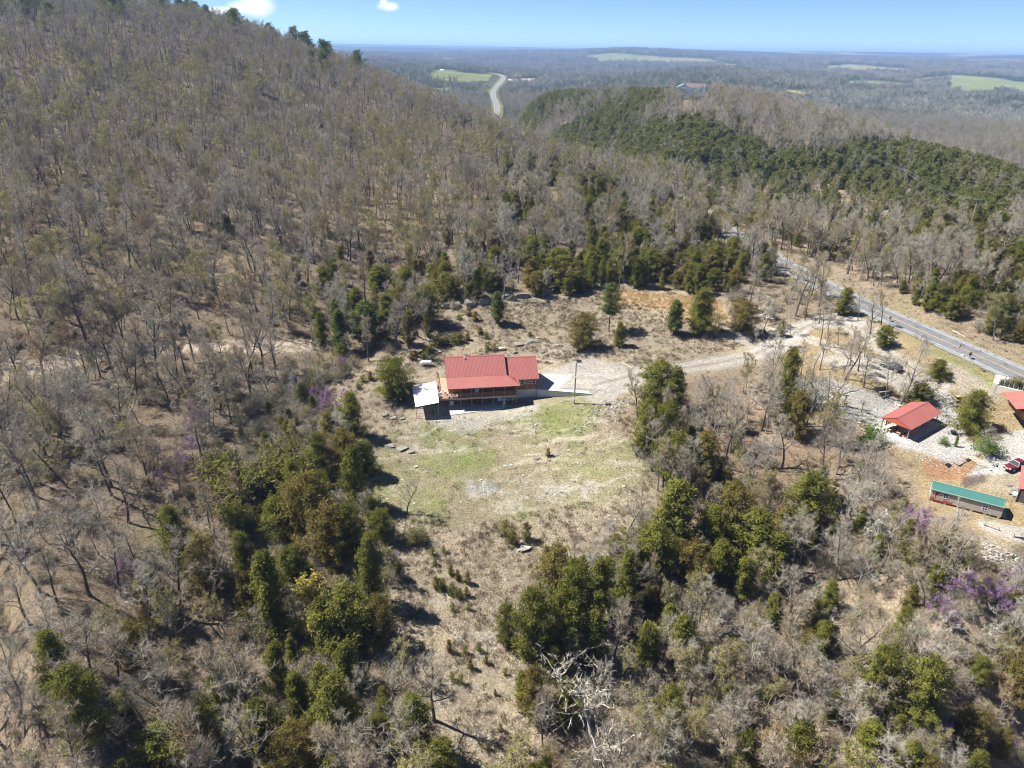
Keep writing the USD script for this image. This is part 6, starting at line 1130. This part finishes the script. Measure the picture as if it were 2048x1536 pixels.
for x, y, w, h, l in [(1040, 689, 26, .7, 'left half of the grey ledge uphill of the garage'), (1064, 683, 28, .8, 'right half of the grey ledge uphill of the garage'), (834, 703, 22, .7, 'flat grey rock uphill of the propane tank'), (876, 704, 14, .5, 'pale split rock between the cedar bushes'), (897, 722, 14, 1.2, 'rock-shaped stand-in for an unclear grey object at the back corner of the house'), (1074, 917, 16, .3, 'thin dark ledge beside the tiny lawn cedar'), (1110, 910, 18, .3, 'short ledge end right of the tiny lawn cedar'), (770, 831, 18, .7, 'dark rock of the broken ledge below the lone cedar'), (785, 837, 18, .6, 'second dark rock of the ledge below the lone cedar'), (803, 838, 14, .5, 'dark rock beside the lean-to pole'), (778, 892, 26, .5, 'dark low ledge at the left edge of the lawn'), (803, 898, 26, .5, 'middle of the low ledge at the left edge of the lawn'), (822, 904, 16, .4, 'right end of the low ledge at the left edge of the lawn'), (1052, 1097, 24, .7, 'white rock beside the three big cedar bushes'), (1040, 1100, 16, .5, 'small white rock left of the white rock by the cedar bushes'), (1005, 699, 18, .9, 'white-topped rock heap behind the main roof ridge'), (1030, 706, 12, .6, 'grey rock behind the garage ridge'), (1085, 705, 12, .7, 'grey rock at the right end of the garage ridge'), (1076, 676, 8, .5, 'lone white rock above the grey ledge'), (1925, 697 + 15, 10, .8, 'pale boulder in the road verge grass'), (1800, 813, 14, .6, 'pale boulder behind the carport'), (832, 934, 10, .3, 'white stone in the bright grass below the ledge'), (1072, 850, 8, .35, 'white block in the grass in front of the garage'), (760, 1190, 12, .5, 'white rock in the thicket shadow')]: boulder(x, y, w, h, l, 'pale_stone' if 'white' in l or 'pale' in l else 'grey_stone', rot=krg.random() * .6)  # the upright rock by the house corner stands in for an unidentified object
for k in range(46):
    x, y = krg.uniform(760, 1270), krg.uniform(895, 1040)
    if not inpoly(CLEAR, [x], [y])[0]: continue
    boulder(x, y, krg.uniform(3, 8), .16, 'small pale limestone rock lying in the lawn below the house', 'pale_stone', rot=krg.random() * 3, name='lawn_rock', group='limestone rocks scattered in the lawn')
for k in range(16):
    x, y = krg.uniform(830, 1060), krg.uniform(1060, 1480)
    if inpoly(CLEAR, [x], [y])[0]: boulder(x, y, krg.uniform(3, 7), .18, 'small pale rock lying in the dry field grass', 'pale_stone', rot=krg.random() * 3, name='field_rock', group='pale rocks in the dry field')
def rubble(name, poly, n, smin, smax, m, seed):
    r = np.random.default_rng(seed); pg = Polygon(poly); x0, y0, x1, y1 = pg.bounds; pts = []
    while len(pts) < n:
        a, b = r.uniform(x0, x1), r.uniform(y0, y1)
        if pg.contains(Point(a, b)): pts.append((a, b))
    p = P(*np.array(pts).T); protos = [{'stone': (rock(r, 1, .8, .6, 1, .3), mm)} for mm in m]
    s = smin * (smax / smin) ** (r.random(n) ** 1.8); scatter(name, protos, r.integers(0, len(m), n), p + [0, 0, .02], r.random(n) * 6.3, s)
rubble('rubble', [(1140,870),(1165,850),(1182,822),(1200,806),(1230,800),(1262,800),(1268,815),(1235,832),(1200,838),(1180,852),(1160,868)], 560, .08, .36, ('grey_stone', 'pale_stone', 'limestone'), 91)
rubble('riprap', [(1932,1078),(1990,1090),(2070,1130),(2070,1165),(2000,1132),(1950,1110)], 460, .08, .34, ('pale_stone', 'limestone', 'pale_stone'), 92)
rubble('yard_stones', [(1640,835),(1720,846),(1800,905),(1950,905),(1940,950),(1830,930),(1720,870)], 260, .08, .25, ('pale_stone', 'limestone'), 93)
rubble('lawn_stones', [(840,870),(1010,840),(1080,850),(1150,880),(1260,985),(1180,1000),(1000,980),(850,905)], 380, .05, .15, ('pale_stone', 'limestone'), 94)
rubble('rock_heap', [(1508,612),(1540,618),(1546,640),(1512,640),(1505,628)], 160, .2, .6, ('pale_stone',), 95)
def log(a, b, r, label, m='log_bark'):
    a, b = P1(*a), P1(*b); t = thing('fallen_log', label, 'log'); n = 6; q = a + (b - a) * np.linspace(0, 1, n)[:, None]; q[:, 2] = np.maximum(ground(q[:, 0], q[:, 1]), np.linspace(a[2], b[2], n)) + r * .7; obj('trunk', tube(q, r * np.linspace(1.15, .6, n), 8), m, t)
    for k in range(3): j = 2 + k; d = np.array([krg.normal(0, 1), krg.normal(0, 1), .7]); obj('branch', tube([q[j], q[j] + unit(d) * krg.uniform(.6, 1.6)], [r * .3, r * .08], 5), m, t)
for a, b, r, l, m in [((205, 745), (262, 708), .42, 'large fallen trunk just below the woodland track', 'log_bark'), ((135, 1095), (162, 1043), .38, 'dark fallen log pointing up the slope among bare oaks', 'log_bark'), ((203, 655), (255, 620), .38, 'fallen trunk on the slope above the woodland track', 'log_bark'), ((531, 955), (548, 922), .2, 'pale stripped log leaning beside the vine mound', 'pale_log'), ((1244, 727), (1264, 738), .22, 'pale log by the bend of the gravel drive', 'pale_log'), ((20, 935), (105, 980), .32, 'mossy fallen log below the dark oaks', 'log_bark'), ((362, 525), (385, 500), .3, 'short fallen log high on the hillside', 'log_bark'), ((440, 1250), (485, 1225), .22, 'grey fallen log in the opening beside the yellow-green tree', 'pale_log'), ((1905, 642 + 20), (1930, 675), .18, 'pale log lying beyond the road verge', 'pale_log')]: log(a, b, r, l, m)

# ------------------------------------------------------------------ the buildings and power line far off
def far_house(px, py, wpx, label, roofm, wallm, R=None, rot=0., L=1.7, name='far_house'):
    p = P1(px, py); w = wpx / (FPX / depth(p)); t = thing(name, label, 'house', p, rot); l, d, h = w / 2, w / 2 / L, w * .2
    obj('wall', join([box(-l, l, -d, d, -1, h)]), wallm, t); r = w * .14
    obj('roof', join([slab([(-l * 1.06, -d * 1.25, h - .1), (l * 1.06, -d * 1.25, h - .1), (l * 1.06, 0, h + r), (-l * 1.06, 0, h + r)], .15), slab([(l * 1.06, d * 1.25, h - .1), (-l * 1.06, d * 1.25, h - .1), (-l * 1.06, 0, h + r), (l * 1.06, 0, h + r)], .15)]), roofm, t)
    for x in (-l, l): obj('gable', hexa([(x - .05, -d, h), (x + .05, -d, h), (x + .05, d, h), (x - .05, d, h)], [(x - .05, -.05, h + r * .9), (x + .05, -.05, h + r * .9), (x + .05, .05, h + r * .9), (x - .05, .05, h + r * .9)]), wallm, t)
    for k in range(3): x = -l * .6 + k * l * .6; f = obj('window', box(x - l * .1, x + l * .1, -d - .05, -d, h * .4, h * .8), 'white_frame', t); obj('pane', box(x - l * .08, x + l * .08, -d - .07, -d - .05, h * .45, h * .76), 'window_glass', f)
mat('brown_roof', (.24, .165, .12), .8, .15, .5); mat('pale_green', (.4, .5, .45), .7, .1, .5); mat('pale_yellow', (.6, .56, .2), .7, .1, .5)
p = P1(1378, 184); hz_ = thing('hilltop_house', 'white-gabled house with a brown roof on the crest of the far hill', 'house', p + [0, 0, 4.5], -.12); k_ = depth(p) / FPX
def hb_(x0, x1, y0, y1, z0, z1): return box(x0 * k_, x1 * k_, y0, y1, z0 * k_, z1 * k_)
obj('wall', hb_(-24, 30, -3, 6, -14, 4), 'white_frame', hz_); obj('main_roof', join([slab([(-8 * k_, -4, 4 * k_), (32 * k_, -4, 4 * k_), (32 * k_, 1.5, 12 * k_), (-8 * k_, 1.5, 12 * k_)], .2), slab([(32 * k_, 7, 4 * k_), (-8 * k_, 7, 4 * k_), (-8 * k_, 1.5, 12 * k_), (32 * k_, 1.5, 12 * k_)], .2)]), 'brown_roof', hz_)
obj('gable_wall', hexa([(-24 * k_, -7, -10 * k_), (-1 * k_, -7, -10 * k_), (-1 * k_, -3, -10 * k_), (-24 * k_, -3, -10 * k_)], [(-24 * k_, -7, 5 * k_), (-1 * k_, -7, 5 * k_), (-1 * k_, -3, 5 * k_), (-24 * k_, -3, 5 * k_)]), 'white_frame', hz_)
obj('gable_roof', join([slab([(-26 * k_, -8, 5 * k_), (-12.5 * k_, -8, 11 * k_), (-12.5 * k_, 0, 11 * k_), (-26 * k_, 0, 5 * k_)], .25), slab([(-12.5 * k_, -8, 11 * k_), (1 * k_, -8, 5 * k_), (1 * k_, 0, 5 * k_), (-12.5 * k_, 0, 11 * k_)], .25)]), 'white_metal', hz_)
for x in (-20, -12.5, -5, 8, 16, 24): w_ = obj('window', hb_(x - 1.6, x + 1.6, -7.15 if x < 0 else -3.15, -7.05 if x < 0 else -3.05, -5, 1), 'white_frame', hz_); obj('pane', hb_(x - 1.2, x + 1.2, -7.2 if x < 0 else -3.2, -7.16 if x < 0 else -3.16, -4.4, .4), 'window_glass', w_)
obj('chimney', hb_(16.5, 18, 2, 3, 8, 15), 'dark_trim', hz_)
for x, y, w, l, rm, wm in [(873, 180, 8, 'small dark shed with a white roof in the far valley clearing', 'white_metal', 'dark_trim'), (898, 180, 7, 'pale green small house in the far valley clearing', 'pale_green', 'white_frame'), (918, 179, 5, 'pale yellow shed in the far valley clearing', 'pale_yellow', 'pale_yellow'), (863, 137, 6, 'white building at the edge of the far pasture', 'white_metal', 'white_frame'), (884, 142, 8, 'long white building in the far pasture', 'white_metal', 'white_frame'), (1019, 161, 5, 'white building beside the pale gravel yard by the far road', 'white_metal', 'white_frame'), (983, 144, 18, 'white barn where the far road disappears', 'white_metal', 'white_frame'), (1795, 121, 6, 'white speck of a farmhouse on the blue plain', 'white_metal', 'white_frame')]: far_house(x, y, w, l, rm, wm)
PL = [P1(1399, 186) + [0, 0, 8.], P1(1560, 250) + [0, 0, 13.], P1(1665, 318) + [0, 0, 13.], P1(1800, 395) + [0, 0, 12.], P1(1935, 470) + [0, 0, 12.]]
for k, p in enumerate(PL): t = thing('power_pole', ('power pole beside the hilltop house', 'second power pole down the far hill', 'third power pole down the far hill, among cedars', 'fourth power pole on the lower far hill', 'power pole lowest on the hill across the road')[k], 'pole', (p[0], p[1], 0)); g_ = float(ground(p[0], p[1])); obj('post', tube([(0, 0, g_ - .5), (0, 0, p[2] + .3)], [.2, .14], 7), 'grey_wood', t); obj('crossarm', box(-1.2, 1.2, -.08, .08, p[2] - .15, p[2]), 'grey_wood', t)
for k in range(len(PL) - 1):
    for s in (-1, 1): wire(PL[k] + [s * 1.0, 0, .05], PL[k + 1] + [s * 1.0, 0, .05], 1.8, f'pale power line {("upper", "lower")[(s + 1) // 2]} strand, span {("from the hilltop house", "over the upper hill", "over the middle hill", "over the lower hill")[k]}', .022, 'grey_metal')
